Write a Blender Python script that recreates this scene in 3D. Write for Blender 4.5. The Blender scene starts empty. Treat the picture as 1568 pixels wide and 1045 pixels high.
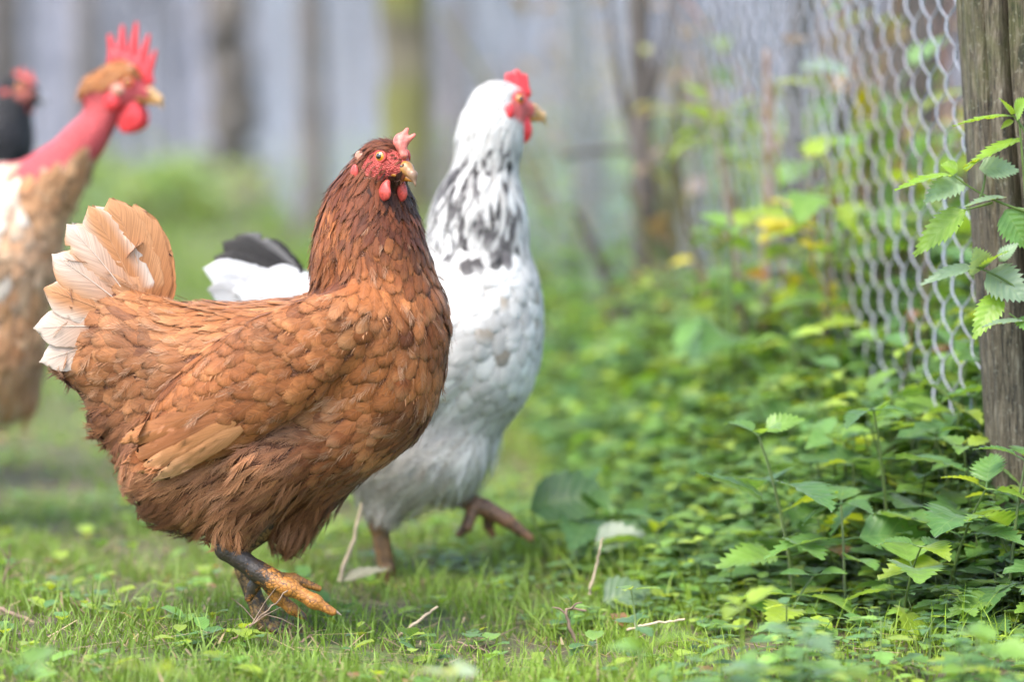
import bpy, math, random
import numpy as np
from mathutils import Vector, Matrix

random.seed(7)
RNG = np.random.default_rng(11)
SC = bpy.context.scene
COL = SC.collection
RAD = math.radians

# ------------------------------------------------------------------ camera
CAM_H, PITCH, LENS = 0.427, math.atan((522.5 - 200.0) / 4355.6), 100.0
FPX = 1568 * LENS / 36.0
cam_d = bpy.data.cameras.new('camera')
cam_d.lens = LENS; cam_d.sensor_width = 36.0
cam_d.clip_start = 0.05; cam_d.clip_end = 500
cam_d.dof.use_dof = True; cam_d.dof.focus_distance = 2.36; cam_d.dof.aperture_fstop = 2.8
cam = bpy.data.objects.new('camera', cam_d); COL.objects.link(cam)
cam.location = (0, 0, CAM_H); cam.rotation_euler = (math.pi / 2 - PITCH, 0, 0)
SC.camera = cam

# ------------------------------------------------------------------ sky, sun, exposure
SUN_EL, SUN_AZ = 58.0, 215.0        # azimuth: clockwise from +Y (camera looks along +Y)
world = bpy.data.worlds.new('World'); SC.world = world; world.use_nodes = True
wn = world.node_tree.nodes; wl = world.node_tree.links
sky = wn.new('ShaderNodeTexSky'); sky.sky_type = 'NISHITA'; sky.sun_disc = False
sky.sun_elevation = RAD(SUN_EL); sky.sun_rotation = RAD(SUN_AZ)
sky.air_density = 1.0; sky.dust_density = 2.0; sky.ozone_density = 1.0
bg = wn['Background']; bg.inputs['Strength'].default_value = 0.15
wl.new(sky.outputs[0], bg.inputs[0])
sun_d = bpy.data.lights.new('sun', 'SUN'); sun_d.energy = 1.35; sun_d.angle = RAD(40); sun_d.color = (1.0, 0.92, 0.80)
sun = bpy.data.objects.new('sun', sun_d); COL.objects.link(sun)
az, el = RAD(SUN_AZ), RAD(SUN_EL)
sdir = Vector((math.sin(az) * math.cos(el), math.cos(az) * math.cos(el), math.sin(el)))
sun.rotation_euler = sdir.to_track_quat('Z', 'Y').to_euler()
SC.view_settings.view_transform = 'Standard'; SC.view_settings.look = 'None'
SC.view_settings.exposure = 1.95; SC.view_settings.gamma = 1.0
SC.render.engine = 'CYCLES'
SC.cycles.use_denoising = True
SC.cycles.max_bounces = 8; SC.cycles.transparent_max_bounces = 24

# ------------------------------------------------------------------ helpers
def PX(px, py, d):
    """world point seen at photo pixel (px, py) standing at distance d along Y"""
    cx = (px - 784.0) / FPX; cy = (522.5 - py) / FPX
    sp, cp = math.sin(PITCH), math.cos(PITCH)
    v = np.array([cx, cp + cy * sp, -sp + cy * cp])
    return np.array([0, 0, CAM_H]) + v * (d / v[1])
def nrm(v):
    v = np.asarray(v, float); return v / (np.linalg.norm(v, axis=-1, keepdims=True) + 1e-12)

def np_mesh(name, V, quads=None, tris=None, smooth=True, attrs=None):
    me = bpy.data.meshes.new(name)
    V = np.asarray(V, np.float32)
    fs = []
    if quads is not None and len(quads): fs.append(np.asarray(quads, np.int32))
    if tris is not None and len(tris): fs.append(np.asarray(tris, np.int32))
    loops = np.concatenate([f.ravel() for f in fs])
    tot = np.concatenate([np.full(len(f), f.shape[1], np.int32) for f in fs])
    start = np.concatenate([[0], np.cumsum(tot)[:-1]]).astype(np.int32)
    me.vertices.add(len(V)); me.vertices.foreach_set('co', V.ravel())
    me.loops.add(len(loops)); me.loops.foreach_set('vertex_index', loops.astype(np.int32))
    me.polygons.add(len(tot)); me.polygons.foreach_set('loop_start', start)
    try: me.polygons.foreach_set('loop_total', tot)
    except Exception: pass
    me.update(calc_edges=True); me.validate()
    me.polygons.foreach_set('use_smooth', np.full(len(me.polygons), smooth))
    for k, a in (attrs or {}).items():
        a = np.asarray(a, np.float32)
        if k == 'Col':
            c = np.ones((len(V), 4), np.float32); c[:, :3] = a
            me.color_attributes.new('Col', 'FLOAT_COLOR', 'POINT').data.foreach_set('color', c.ravel())
        else:
            me.attributes.new(k, 'FLOAT_VECTOR', 'POINT').data.foreach_set('vector', a.ravel())
    return me
def link(name, data, mat=None, parent=None, loc=None):
    o = bpy.data.objects.new(name, data); COL.objects.link(o)
    if mat is not None and data is not None and not data.materials: data.materials.append(mat)
    if parent is not None: o.parent = parent
    if loc is not None: o.location = loc
    return o
def tag(o, label=None, cat=None, group=None, kind=None):
    for k, v in (('label', label), ('category', cat), ('group', group), ('kind', kind)):
        if v: o[k] = v
    return o
class Geo:
    """collects geometry with per-vertex colour and (u, v, random)"""
    def __init__(s): s.V, s.Q, s.T, s.C, s.U, s.n = [], [], [], [], [], 0
    def add(s, V, quads=None, tris=None, col=None, fuv=None):
        V = np.asarray(V).reshape(-1, 3)
        s.V.append(V)
        if quads is not None and len(quads): s.Q.append(np.asarray(quads).reshape(-1, 4) + s.n)
        if tris is not None and len(tris): s.T.append(np.asarray(tris).reshape(-1, 3) + s.n)
        s.C.append(np.ones((len(V), 3)) if col is None else np.broadcast_to(np.asarray(col, float), (len(V), 3)))
        s.U.append(np.zeros((len(V), 3)) if fuv is None else np.asarray(fuv).reshape(-1, 3))
        s.n += len(V)
    def mesh(s, name, smooth=True):
        return np_mesh(name, np.concatenate(s.V), np.concatenate(s.Q) if s.Q else None, np.concatenate(s.T) if s.T else None,
                       smooth, {'Col': np.concatenate(s.C), 'fuv': np.concatenate(s.U)})
def tube(pts, rad, n=6):
    """tapered tube: verts, quads"""
    pts = np.asarray(pts, float); rad = np.broadcast_to(np.asarray(rad, float), (len(pts),))
    T = nrm(np.gradient(pts, axis=0))
    ref = np.array([0, 0, 1.0]) if abs(T[0, 2]) < 0.9 else np.array([1.0, 0, 0])
    A = nrm(np.cross(T, ref)); B = np.cross(T, A)
    a = np.linspace(0, 2 * math.pi, n, endpoint=False)
    V = pts[:, None] + rad[:, None, None] * (np.cos(a)[None, :, None] * A[:, None] + np.sin(a)[None, :, None] * B[:, None])
    i = np.arange(len(pts) - 1)[:, None] * n; j = np.arange(n)[None]; k = (j + 1) % n
    Q = np.stack([i + j, i + k, i + n + k, i + n + j], -1).reshape(-1, 4)
    return V.reshape(-1, 3), Q
def bez(p, n):
    p = np.asarray(p, float); t = np.linspace(0, 1, n)[:, None]
    if len(p) == 3: return (1 - t) ** 2 * p[0] + 2 * t * (1 - t) * p[1] + t * t * p[2]
    return (1 - t) ** 3 * p[0] + 3 * t * (1 - t) ** 2 * p[1] + 3 * t * t * (1 - t) * p[2] + t ** 3 * p[3]

# ---- materials
def mat(name):
    m = bpy.data.materials.new(name); m.use_nodes = True
    nt = m.node_tree; return m, nt, nt.nodes['Principled BSDF']
def N(nt, t, **kw):
    n = nt.nodes.new('ShaderNode' + t)
    for k, v in kw.items():
        if k in n.inputs: n.inputs[k].default_value = v
        else: setattr(n, k, v)
    return n
def attr(nt, name): return N(nt, 'Attribute', attribute_name=name)
def ramp(nt, fac, stops):
    r = N(nt, 'ValToRGB'); e = r.color_ramp.elements
    while len(e) < len(stops): e.new(0.5)
    for x, (p, c) in zip(e, stops): x.position = p; x.color = (*c, 1) if len(c) == 3 else c
    nt.links.new(fac, r.inputs[0]); return r.outputs[0]
def mixc(nt, fac, a, b, blend='MIX'):
    m = N(nt, 'Mix', data_type='RGBA', blend_type=blend)
    for s, v in ((0, fac), (6, a), (7, b)):
        if hasattr(v, 'default_value') or hasattr(v, 'is_linked'): nt.links.new(v, m.inputs[s])
        else: m.inputs[s].default_value = v if s == 0 else (*v, 1)
    return m.outputs[2]
def math_(nt, op, a, b=None, c=None):
    m = N(nt, 'Math', operation=op)
    for i, v in enumerate((a, b, c)):
        if v is None: continue
        if isinstance(v, (int, float)): m.inputs[i].default_value = v
        else: nt.links.new(v, m.inputs[i])
    return m.outputs[0]
def bump(nt, bsdf, h, strength=0.3, dist=0.001):
    b = N(nt, 'Bump'); b.inputs['Strength'].default_value = strength; b.inputs['Distance'].default_value = dist
    nt.links.new(h, b.inputs['Height']); nt.links.new(b.outputs[0], bsdf.inputs['Normal']); return b
def noise(nt, scale, detail=3, vec=None, rough=0.55):
    n = N(nt, 'TexNoise'); n.inputs['Scale'].default_value = scale; n.inputs['Detail'].default_value = detail
    n.inputs['Roughness'].default_value = rough
    if vec is not None: nt.links.new(vec, n.inputs['Vector'])
    return n
def plain(name, c, rough=0.6, spec=0.4, nscale=0, namp=0.25, bstr=0.0, bdist=0.001, coat=0.0, sss=0.0):
    m, nt, b = mat(name)
    b.inputs['Roughness'].default_value = rough; b.inputs['Specular IOR Level'].default_value = spec
    b.inputs['Base Color'].default_value = (*c, 1); b.inputs['Coat Weight'].default_value = coat
    if sss:
        b.inputs['Subsurface Weight'].default_value = sss; b.inputs['Subsurface Radius'].default_value = (0.006, 0.002, 0.001)
        b.inputs['Subsurface Scale'].default_value = 1.0
    if nscale:
        tc = N(nt, 'TexCoord'); n = noise(nt, nscale, 4, tc.outputs['Object'])
        r = ramp(nt, n.outputs[0], [(0.3, tuple(x * (1 - namp) for x in c)), (0.7, tuple(min(1, x * (1 + namp)) for x in c))])
        nt.links.new(r, b.inputs['Base Color'])
        if bstr: bump(nt, b, n.outputs[0], bstr, bdist)
    return m

def feather_mat(name, sheen=0.08, streak=0.45, rough=0.6, trans=0.12, fr=(.50, 1.05, 1.7), freq=30.0):
    m, nt, b = mat(name)
    c = attr(nt, 'Col').outputs['Color']; f = attr(nt, 'fuv').outputs['Vector']
    sp = N(nt, 'SeparateXYZ'); nt.links.new(f, sp.inputs[0])
    au = math_(nt, 'ABSOLUTE', sp.outputs[0])
    s = math_(nt, 'SUBTRACT', sp.outputs[1], math_(nt, 'MULTIPLY', au, 0.35))
    cb = N(nt, 'CombineXYZ')
    nt.links.new(math_(nt, 'MULTIPLY', s, freq), cb.inputs[0])
    nt.links.new(math_(nt, 'MULTIPLY', sp.outputs[0], 1.2), cb.inputs[1])
    nt.links.new(math_(nt, 'MULTIPLY', sp.outputs[2], 91.0), cb.inputs[2])
    n = noise(nt, 1.0, 2, cb.outputs[0], 0.6)
    sh = ramp(nt, n.outputs[0], [(0.3, (1 - streak,) * 3), (0.7, (1 + streak * 0.6,) * 3)])
    # pale shaft
    shaft = math_(nt, 'LESS_THAN', au, 0.05)
    cc = mixc(nt, 1.0, c, sh, 'MULTIPLY')
    cc = mixc(nt, math_(nt, 'MULTIPLY', shaft, 0.04), cc, (0.8, 0.6, 0.45))
    nt.links.new(cc, b.inputs['Base Color'])
    b.inputs['Roughness'].default_value = rough; b.inputs['Specular IOR Level'].default_value = 0.25
    b.inputs['Sheen Weight'].default_value = sheen; b.inputs['Sheen Roughness'].default_value = 0.45
    bump(nt, b, n.outputs[0], 0.25, 0.0006)
    rim = math_(nt, 'MAXIMUM', math_(nt, 'POWER', au, 1.5), math_(nt, 'SUBTRACT', math_(nt, 'MULTIPLY', sp.outputs[1], 2.6), 1.62))
    fray = math_(nt, 'ADD', rim, math_(nt, 'MULTIPLY', math_(nt, 'SUBTRACT', n.outputs[0], .5), fr[2]))
    al = N(nt, 'MapRange'); nt.links.new(fray, al.inputs[0]); al.inputs[1].default_value = fr[0]; al.inputs[2].default_value = fr[1]; al.inputs[3].default_value = 1.0; al.inputs[4].default_value = .12
    nt.links.new(al.outputs[0], b.inputs['Alpha'])
    if trans:
        t = N(nt, 'BsdfTranslucent'); nt.links.new(cc, t.inputs[0])
        mx = N(nt, 'MixShader'); nt.links.new(math_(nt, 'MULTIPLY', al.outputs[0], trans), mx.inputs[0])
        nt.links.new(b.outputs[0], mx.inputs[1]); nt.links.new(t.outputs[0], mx.inputs[2])
        nt.links.new(mx.outputs[0], nt.nodes['Material Output'].inputs[0])
    return m

# ------------------------------------------------------------------ signed distance bodies
class Body:
    """smooth union of ellipsoids and tapered capsules; metres, local space of the animal"""
    def __init__(s): s.pr = []
    def ell(s, c, r, R=None, k=0.02): s.pr.append(('e', np.array(c, float), np.array(r, float), np.eye(3) if R is None else np.array(R), k)); return s
    def cone(s, a, b, ra, rb, ys=1.0, k=0.02): s.pr.append(('c', np.array(a, float), np.array(b, float), ra, rb, ys, k)); return s
    def __call__(s, P):
        D = None
        for p in s.pr:
            if p[0] == 'e':
                q = (P - p[1]) @ p[3]; k0 = np.linalg.norm(q / p[2], axis=-1); k1 = np.linalg.norm(q / p[2] ** 2, axis=-1) + 1e-9
                d = k0 * (k0 - 1) / k1; k = p[4]
            else:
                _, a, b, ra, rb, ys, k = p
                sc = np.array([1, 1 / ys, 1]); ba = (b - a) * sc; pa = (P - a) * sc
                t = np.clip((pa @ ba) / (ba @ ba + 1e-12), 0, 1)
                d = np.linalg.norm(pa - t[..., None] * ba, axis=-1) - (ra + (rb - ra) * t)
            if D is None: D = d
            else:
                h = np.maximum(k - np.abs(D - d), 0) / k
                D = np.minimum(D, d) - h * h * k * 0.25
        return D
    def grad(s, P, e=0.0008):
        g = np.stack([s(P + np.eye(3)[i] * e) - s(P - np.eye(3)[i] * e) for i in range(3)], -1)
        return nrm(g)
    def bounds(s, m=0.012):
        lo, hi = [], []
        for p in s.pr:
            if p[0] == 'e': r = p[2].max(); lo.append(p[1] - r); hi.append(p[1] + r)
            else:
                r = max(p[3], p[4]) * max(1, p[5]); lo.append(np.minimum(p[1], p[2]) - r); hi.append(np.maximum(p[1], p[2]) + r)
        return np.min(lo, 0) - m, np.max(hi, 0) + m
    def side(s, x, z, sgn, y0=0.25):
        """surface point met coming from the side sgn along y"""
        p = np.array([[x, sgn * y0, z]], float)
        for _ in range(60):
            d = s(p)[0]; p[0, 1] -= sgn * d * 0.7
            if abs(d) < 2e-4 or p[0, 1] * sgn < 0: break
        return p[0]
    def surface(s, h):
        lo, hi = s.bounds()
        n = np.ceil((hi - lo) / h).astype(int) + 1
        g = np.stack(np.meshgrid(*[lo[i] + h * np.arange(n[i]) for i in range(3)], indexing='ij'), -1)
        D = s(g.reshape(-1, 3)).reshape(n)
        S = D < 0
        cs = [(i, j, k) for i in (0, 1) for j in (0, 1) for k in (0, 1)]
        sl = lambda A, c: A[c[0]:A.shape[0] - 1 + c[0], c[1]:A.shape[1] - 1 + c[1], c[2]:A.shape[2] - 1 + c[2]]
        cnt = sum(sl(S, c).astype(np.int8) for c in cs)
        mix = (cnt > 0) & (cnt < 8)
        cell = np.argwhere(mix); idx = np.full(mix.shape, -1, np.int64); idx[mix] = np.arange(len(cell))
        acc = np.zeros((len(cell), 3)); num = np.zeros(len(cell))
        for a in cs:
            for b in cs:
                if sum(b) - sum(a) == 1 and sum(x != y for x, y in zip(a, b)) == 1:
                    va = D[tuple((cell + a).T)]; vb = D[tuple((cell + b).T)]
                    x = (va < 0) != (vb < 0); t = va / np.where(x, va - vb, 1)
                    acc += np.where(x[:, None], np.array(a) + t[:, None] * (np.array(b) - np.array(a)), 0); num += x
        V = lo + h * (cell + acc / num[:, None])
        Q = []
        for ax in range(3):
            o1, o2 = (ax + 1) % 3, (ax + 2) % 3
            A = [slice(None)] * 3; B = [slice(None)] * 3; A[ax] = slice(0, -1); B[ax] = slice(1, None)
            df = S[tuple(A)] != S[tuple(B)]
            e = np.argwhere(df); e = e[(e[:, o1] > 0) & (e[:, o2] > 0) & (e[:, o1] < n[o1] - 1) & (e[:, o2] < n[o2] - 1)]
            u1 = np.zeros(3, int); u1[o1] = 1; u2 = np.zeros(3, int); u2[o2] = 1
            q = np.stack([idx[tuple((e - u1 - u2).T)], idx[tuple((e - u2).T)], idx[tuple(e.T)], idx[tuple((e - u1).T)]], 1)
            ins = S[tuple(e.T)]; q[~ins] = q[~ins][:, ::-1]; Q.append(q)
        for _ in range(2):
            V = V - s(V)[:, None] * s.grad(V) * 0.9
        return V, np.concatenate(Q)

def poisson(P, r, rng):
    """thin points to spacing r (per-point)"""
    order = rng.permutation(len(P)); cs = float(np.max(r)); grid = {}; keep = []
    K = np.floor(P / cs).astype(int)
    for i in order:
        k = K[i]; ok = True
        for a in (-1, 0, 1):
            for b in (-1, 0, 1):
                for c in (-1, 0, 1):
                    for j in grid.get((k[0] + a, k[1] + b, k[2] + c), ()):
                        d = P[j] - P[i]
                        if d @ d < (0.5 * (r[i] + r[j])) ** 2: ok = False; break
                    if not ok: break
                if not ok: break
            if not ok: break
        if ok: keep.append(i); grid.setdefault(tuple(k), []).append(i)
    return np.array(keep)
def sample_surface(V, Q, n, rng):
    a, b, c, d = (V[Q[:, i]] for i in range(4))
    ar = np.linalg.norm(np.cross(c - a, d - b), axis=1); f = rng.choice(len(Q), n, p=ar / ar.sum())
    u, v = rng.random((n, 1)), rng.random((n, 1))
    return (a[f] * (1 - u) + b[f] * u) * (1 - v) + (d[f] * (1 - u) + c[f] * u) * v

PROFILE = {
    'round': lambda v: np.where(v < .5, .45 + .55 * np.sin(v / .5 * math.pi / 2), np.sqrt(np.clip(1 - ((v - .5) / .5) ** 2.6, 0, 1))),
    'lance': lambda v: np.where(v < .4, .5 + .5 * np.sin(v / .4 * math.pi / 2), np.clip(1 - ((v - .4) / .6) ** 1.7, 0, 1)),
    'quill': lambda v: np.where(v < .25, .35 + .65 * np.sin(v / .25 * math.pi / 2), np.sqrt(np.clip(1 - (np.clip(v - .72, 0, 1) / .28) ** 2.2, 0, 1))),
}
def lay_feathers(geo, sdf, P, T, Nn, L, W, lift0, lift1, col, rng, prof='round', nu=6, nv=8, camber=.065, tipcol=None, ragged=.07, fringe=7):
    """vaned feathers lying on a body surface, vectorised"""
    n = len(P)
    if not n: return
    T = nrm(T - (T * Nn).sum(-1, keepdims=True) * Nn); B = np.cross(Nn, T)
    v = 1 - (1 - np.linspace(0, 1, nv + 1)) ** 1.55; u = np.linspace(-1, 1, nu + 1)
    w = PROFILE[prof](v); w[-1] = 0.22 if prof == 'round' else .06
    vv, uu = np.meshgrid(v, u, indexing='ij'); ww = np.repeat(w[:, None], nu + 1, 1)
    jit = 1 + rng.normal(0, ragged, (n, nv + 1, nu + 1)) * (np.abs(uu) > .99)
    vj = vv + rng.normal(0, .025, (n, nv + 1, nu + 1)) * (vv > .3)
    # tip follows a rounded edge: outer columns end earlier
    vj = vj - (np.abs(uu) ** 2) * 0.06 * vv
    bend = rng.normal(0, .10, (n, 1, 1)) * vv ** 2
    X = P[:, None, None] + T[:, None, None] * (L[:, None, None, None] * vj[..., None]) + B[:, None, None] * (W[:, None, None, None] * ((uu * ww) * jit)[..., None] * .5 + (L[:, None, None] * bend)[..., None])
    flat = X.reshape(-1, 3); NN = np.repeat(Nn, (nv + 1) * (nu + 1), 0)
    d = np.clip(sdf(flat), -.02, .012)
    off = lift0[:, None, None] + (lift1 - lift0)[:, None, None] * vv ** 1.2 + camber * W[:, None, None] * (1 - uu ** 2) * ww * (0.3 + .7 * vv) - W[:, None, None] * .10 * vv ** 5
    flat = flat + NN * (off.reshape(-1) - d)[:, None]
    m = (nv + 1) * (nu + 1)
    i, j = np.meshgrid(np.arange(nv), np.arange(nu), indexing='ij'); a = i * (nu + 1) + j
    q = np.stack([a, a + 1, a + nu + 2, a + nu + 1], -1).reshape(-1, 4)
    Q = (np.arange(n)[:, None, None] * m + q[None]).reshape(-1, 4)
    tc = col if tipcol is None else tipcol
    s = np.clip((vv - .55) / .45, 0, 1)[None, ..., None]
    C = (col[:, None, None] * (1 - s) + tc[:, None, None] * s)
    rd = rng.random((n, 1, 1)) * np.ones_like(vj)
    geo.add(flat, Q, None, C.reshape(-1, 3), np.stack([np.broadcast_to(uu, vj.shape), vj, rd], -1))
    # loose barbs past the rim
    if fringe:
        G = flat.reshape(n, nv + 1, nu + 1, 3)
        for k in range(fringe):
            side = rng.integers(0, 2, n) * nu; row = rng.integers(max(1, nv // 2), nv, n)
            ar = np.arange(n)
            p0 = G[ar, row, side]; p1 = G[ar, row - 1, side] * .55 + p0 * .45
            ln = (L * rng.uniform(.10, .26, n))[:, None]
            out = nrm(T + B * (np.where(side > 0, 1, -1) * rng.uniform(.1, .6, n))[:, None] + Nn * rng.uniform(-.05, .25, n)[:, None])
            tip = p0 + out * ln
            VV = np.stack([p1, p0, tip], 1)
            geo.add(VV.reshape(-1, 3), None, np.arange(n * 3).reshape(n, 3), np.repeat(tc, 3, 0), np.repeat(np.stack([np.zeros(n), np.ones(n) * .9, rng.random(n)], -1), 3, 0))
def lay_fluff(geo, sdf, P, T, Nn, L, W, lift0, lift1, col, rng, nb=11, tipcol=None):
    """loose downy feathers made of separate barbs"""
    n = len(P)
    if not n: return
    T = nrm(T - (T * Nn).sum(-1, keepdims=True) * Nn); B = np.cross(Nn, T)
    tc = col if tipcol is None else tipcol
    droop = rng.normal(0, .12, n)
    for sgn in (-1, 1):
        for k in range(nb):
            f = (k + rng.random(n) * .8) / nb
            s0 = .12 + .72 * f
            ang = np.where(rng.random(n) < .9, .75 - .62 * f, .9) * rng.uniform(.6, 1.3, n)
            ln = L * (.34 + .22 * rng.random(n)) * (1 - .3 * f)
            wd = L * rng.uniform(.005, .010, n)
            base = P + T * (L * s0 * .8)[:, None] + B * (L * droop * s0 ** 2)[:, None]
            dirn = T * np.cos(ang)[:, None] + B * (sgn * np.sin(ang) * W / L * 1.3)[:, None]
            side = nrm(np.cross(Nn, dirn))
            pts = []
            for t in (0, .5, 1):
                c = base + dirn * (ln * t)[:, None] + T * (ln * .22 * t * t)[:, None]
                d = np.clip(sdf(c), -.02, .014)
                o = lift0 + (lift1 - lift0) * (s0 * .6 + .4 * t) + rng.normal(0, .0006, n) * t
                c = c + Nn * (o - d)[:, None]
                if t < 1: pts += [c - side * (wd * (1 - .35 * t))[:, None], c + side * (wd * (1 - .35 * t))[:, None]]
                else: pts.append(c)
            VV = np.stack(pts, 1)
            b5 = np.arange(n)[:, None] * 5
            geo.add(VV.reshape(-1, 3), b5 + np.array([[0, 1, 3, 2]]), b5 + np.array([[2, 3, 4]]),
                    np.stack([col, col, (col + tc) / 2, (col + tc) / 2, tc], 1).reshape(-1, 3),
                    np.stack([np.zeros((n, 5)), np.tile([0, 0, .2, .2, .4], (n, 1)), np.repeat(rng.random((n, 1)), 5, 1)], -1))
def big_feather(base, tip, width, nrmv, colbase, coltip, bow=.1, up=0.0, nu=8, nv=22, rng=RNG, prof='quill', edgecol=None, split=2):
    """one large quill feather as its own Geo: shaft ridge, raggedy rim"""
    base, tip = np.array(base, float), np.array(tip, float)
    T = tip - base; Ln = np.linalg.norm(T); T /= Ln
    Nn = nrm(np.array(nrmv, float) - T * np.dot(T, nrmv)); B = np.cross(Nn, T)
    v = np.linspace(0, 1, nv + 1); u = np.linspace(-1, 1, nu + 1); vv, uu = np.meshgrid(v, u, indexing='ij')
    w = PROFILE[prof](v); w[-1] = .12
    ww = np.repeat(w[:, None], nu + 1, 1)
    vj = vv - np.abs(uu) ** 2 * .06 * vv + rng.normal(0, .003, vv.shape) * (vv > .2)
    jw = 1 + rng.normal(0, .022, vv.shape) * (np.abs(uu) > .99)
    for _ in range(split):
        r = rng.integers(nv // 3, nv - 1); c = 0 if rng.random() < .5 else nu
        jw[r, c] *= .55; jw[r, c + (1 if c == 0 else -1)] *= .85
    X = base + T * (Ln * vj)[..., None] + B * (width * .5 * uu * ww * jw + bow * Ln * (vv * (1 - vv)) * 4 * .5)[..., None] \
        + Nn * ((1 - uu ** 2) * width * .05 * ww + up * Ln * vv ** 2 + rng.normal(0, .0002, vv.shape))[..., None]
    i, j = np.meshgrid(np.arange(nv), np.arange(nu), indexing='ij'); a = i * (nu + 1) + j
    Q = np.stack([a, a + 1, a + nu + 2, a + nu + 1], -1).reshape(-1, 4)
    s = (vv ** 1.3)[..., None]; C = np.array(colbase) * (1 - s) + np.array(coltip) * s
    if edgecol is not None:
        e = (np.clip(np.abs(uu) - .35, 0, 1) / .65 * (vv > .15))[..., None]; C = C * (1 - e) + np.array(edgecol) * e
    g = Geo(); g.add(X.reshape(-1, 3), Q, None, C.reshape(-1, 3), np.stack([uu, vj, np.full(vv.shape, rng.random())], -1))
    sh = X[:, nu // 2][: nv - 1] + Nn * .0004
    tv, tq = tube(sh, np.linspace(.0005, .00015, len(sh)), 5)
    g.add(tv, tq, None, np.array(coltip) * .95, np.tile([0.5, .5, .5], (len(tv), 1)))
    return g

# ------------------------------------------------------------------ hen materials
M_FEATHER = feather_mat('rufous_feather'); M_QUILL = feather_mat('quill_feather', .05, .30, .55, .15, (.90, 1.12, .4), 70.0); M_WQUILL = feather_mat('pale_quill_feather', .05, .10, .55, .2, (.90, 1.12, .4), 70.0)
M_WHITEF = feather_mat('white_feather', .10, .10, .6, .30)
def skin_body_mat():
    m, nt, b = mat('hen_skin'); c = attr(nt, 'Col').outputs['Color']
    tc = N(nt, 'TexCoord'); n = noise(nt, 420, 3, tc.outputs['Object']); v = N(nt, 'TexVoronoi'); v.inputs['Scale'].default_value = 700
    nt.links.new(tc.outputs['Object'], v.inputs['Vector'])
    nt.links.new(mixc(nt, 1.0, c, ramp(nt, n.outputs[0], [(.3, (.5, .45, .45)), (.7, (1.3, 1.35, 1.35))]), 'MULTIPLY'), b.inputs['Base Color'])
    bump(nt, b, math_(nt, 'ADD', n.outputs[0], v.outputs[0]), .8, .0012); b.inputs['Roughness'].default_value = .5
    b.inputs['Specular IOR Level'].default_value = .35
    return m
M_SKIN = skin_body_mat()
M_COMB = plain('comb_flesh', (.46, .065, .05), .42, .45, 500, .3, .4, .0007, 0, .15)
M_COMBP = plain('pale_comb_flesh', (.50, .14, .105), .45, .45, 300, .45, .45, .0007, 0, .15)
M_RED = plain('scarlet_comb_flesh', (.56, .035, .04), .42, .45, 350, .25, .4, .0008, 0, .1)
M_LOBE = plain('pale_earlobe', (.46, .24, .17), .55, .3, 400, .2, .4, .0006, 0, .2)
M_IRIS = plain('amber_iris', (.62, .24, .015), .12, .6, 900, .35, 0, .001, 1.0)
M_PUPIL = plain('black_pupil', (.004, .004, .004), .06, .6, 0, 0, 0, 0, 1.0)
def beak_mat():
    m, nt, b = mat('horn_beak'); c = attr(nt, 'Col').outputs['Color']
    tc = N(nt, 'TexCoord'); n = noise(nt, 260, 4, tc.outputs['Object'])
    nt.links.new(mixc(nt, 1.0, c, ramp(nt, n.outputs[0], [(.3, (.7,) * 3), (.65, (1.1,) * 3)]), 'MULTIPLY'), b.inputs['Base Color'])
    b.inputs['Roughness'].default_value = .32; bump(nt, b, n.outputs[0], .2, .0005); return m
M_BEAK = beak_mat()
def leg_mat():
    m, nt, b = mat('scaly_leg'); c = attr(nt, 'Col').outputs['Color']; f = attr(nt, 'fuv').outputs['Vector']
    sp = N(nt, 'SeparateXYZ'); nt.links.new(f, sp.inputs[0])
    tc = N(nt, 'TexCoord')
    v = N(nt, 'TexVoronoi', feature='F1'); v.inputs['Scale'].default_value = 260; nt.links.new(tc.outputs['Object'], v.inputs['Vector'])
    ve = N(nt, 'TexVoronoi', feature='DISTANCE_TO_EDGE'); ve.inputs['Scale'].default_value = 260; nt.links.new(tc.outputs['Object'], ve.inputs['Vector'])
    n = noise(nt, 130, 5, tc.outputs['Object'], .65)
    mud = math_(nt, 'ADD', sp.outputs[0], math_(nt, 'SUBTRACT', n.outputs[0], .5))
    mud = math_(nt, 'ADD', mud, math_(nt, 'MULTIPLY', math_(nt, 'LESS_THAN', ve.outputs[0], .06), .12))
    k = ramp(nt, mud, [(.42, (0, 0, 0)), (.58, (1, 1, 1))])
    kk = N(nt, 'RGBToBW'); nt.links.new(k, kk.inputs[0])
    mudc = ramp(nt, n.outputs[0], [(.3, (.012, .009, .007)), (.7, (.05, .036, .026))])
    sk = mixc(nt, 1.0, c, ramp(nt, v.outputs[1], [(.0, (.78,) * 3), (1, (1.2,) * 3)]), 'MULTIPLY')
    sk = mixc(nt, math_(nt, 'MULTIPLY', math_(nt, 'LESS_THAN', ve.outputs[0], .09), .45), sk, (.16, .06, .015))
    nt.links.new(mixc(nt, kk.outputs[0], sk, mudc), b.inputs['Base Color'])
    b.inputs['Roughness'].default_value = .5
    bump(nt, b, math_(nt, 'ADD', math_(nt, 'MINIMUM', ve.outputs[0], .25), math_(nt, 'MULTIPLY', n.outputs[0], .3)), .7, .0012)
    return m
M_LEG = leg_mat()
M_CLAW = plain('horn_claw', (.42, .30, .22), .35, .4, 300, .4)
M_CLAWD = plain('dirty_claw', (.10, .07, .05), .45, .4, 300, .4)

def sdf_obj(name, body, h, material, parent, col=None, fuv=None, kind=None):
    V, Q = body.surface(h)
    at = {'Col': col(V) if callable(col) else np.broadcast_to(np.array(col if col is not None else (1, 1, 1.)), (len(V), 3)),
          'fuv': fuv(V) if callable(fuv) else np.zeros((len(V), 3))}
    return link(name, np_mesh(name, V, Q, None, True, at), material, parent)

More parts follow.
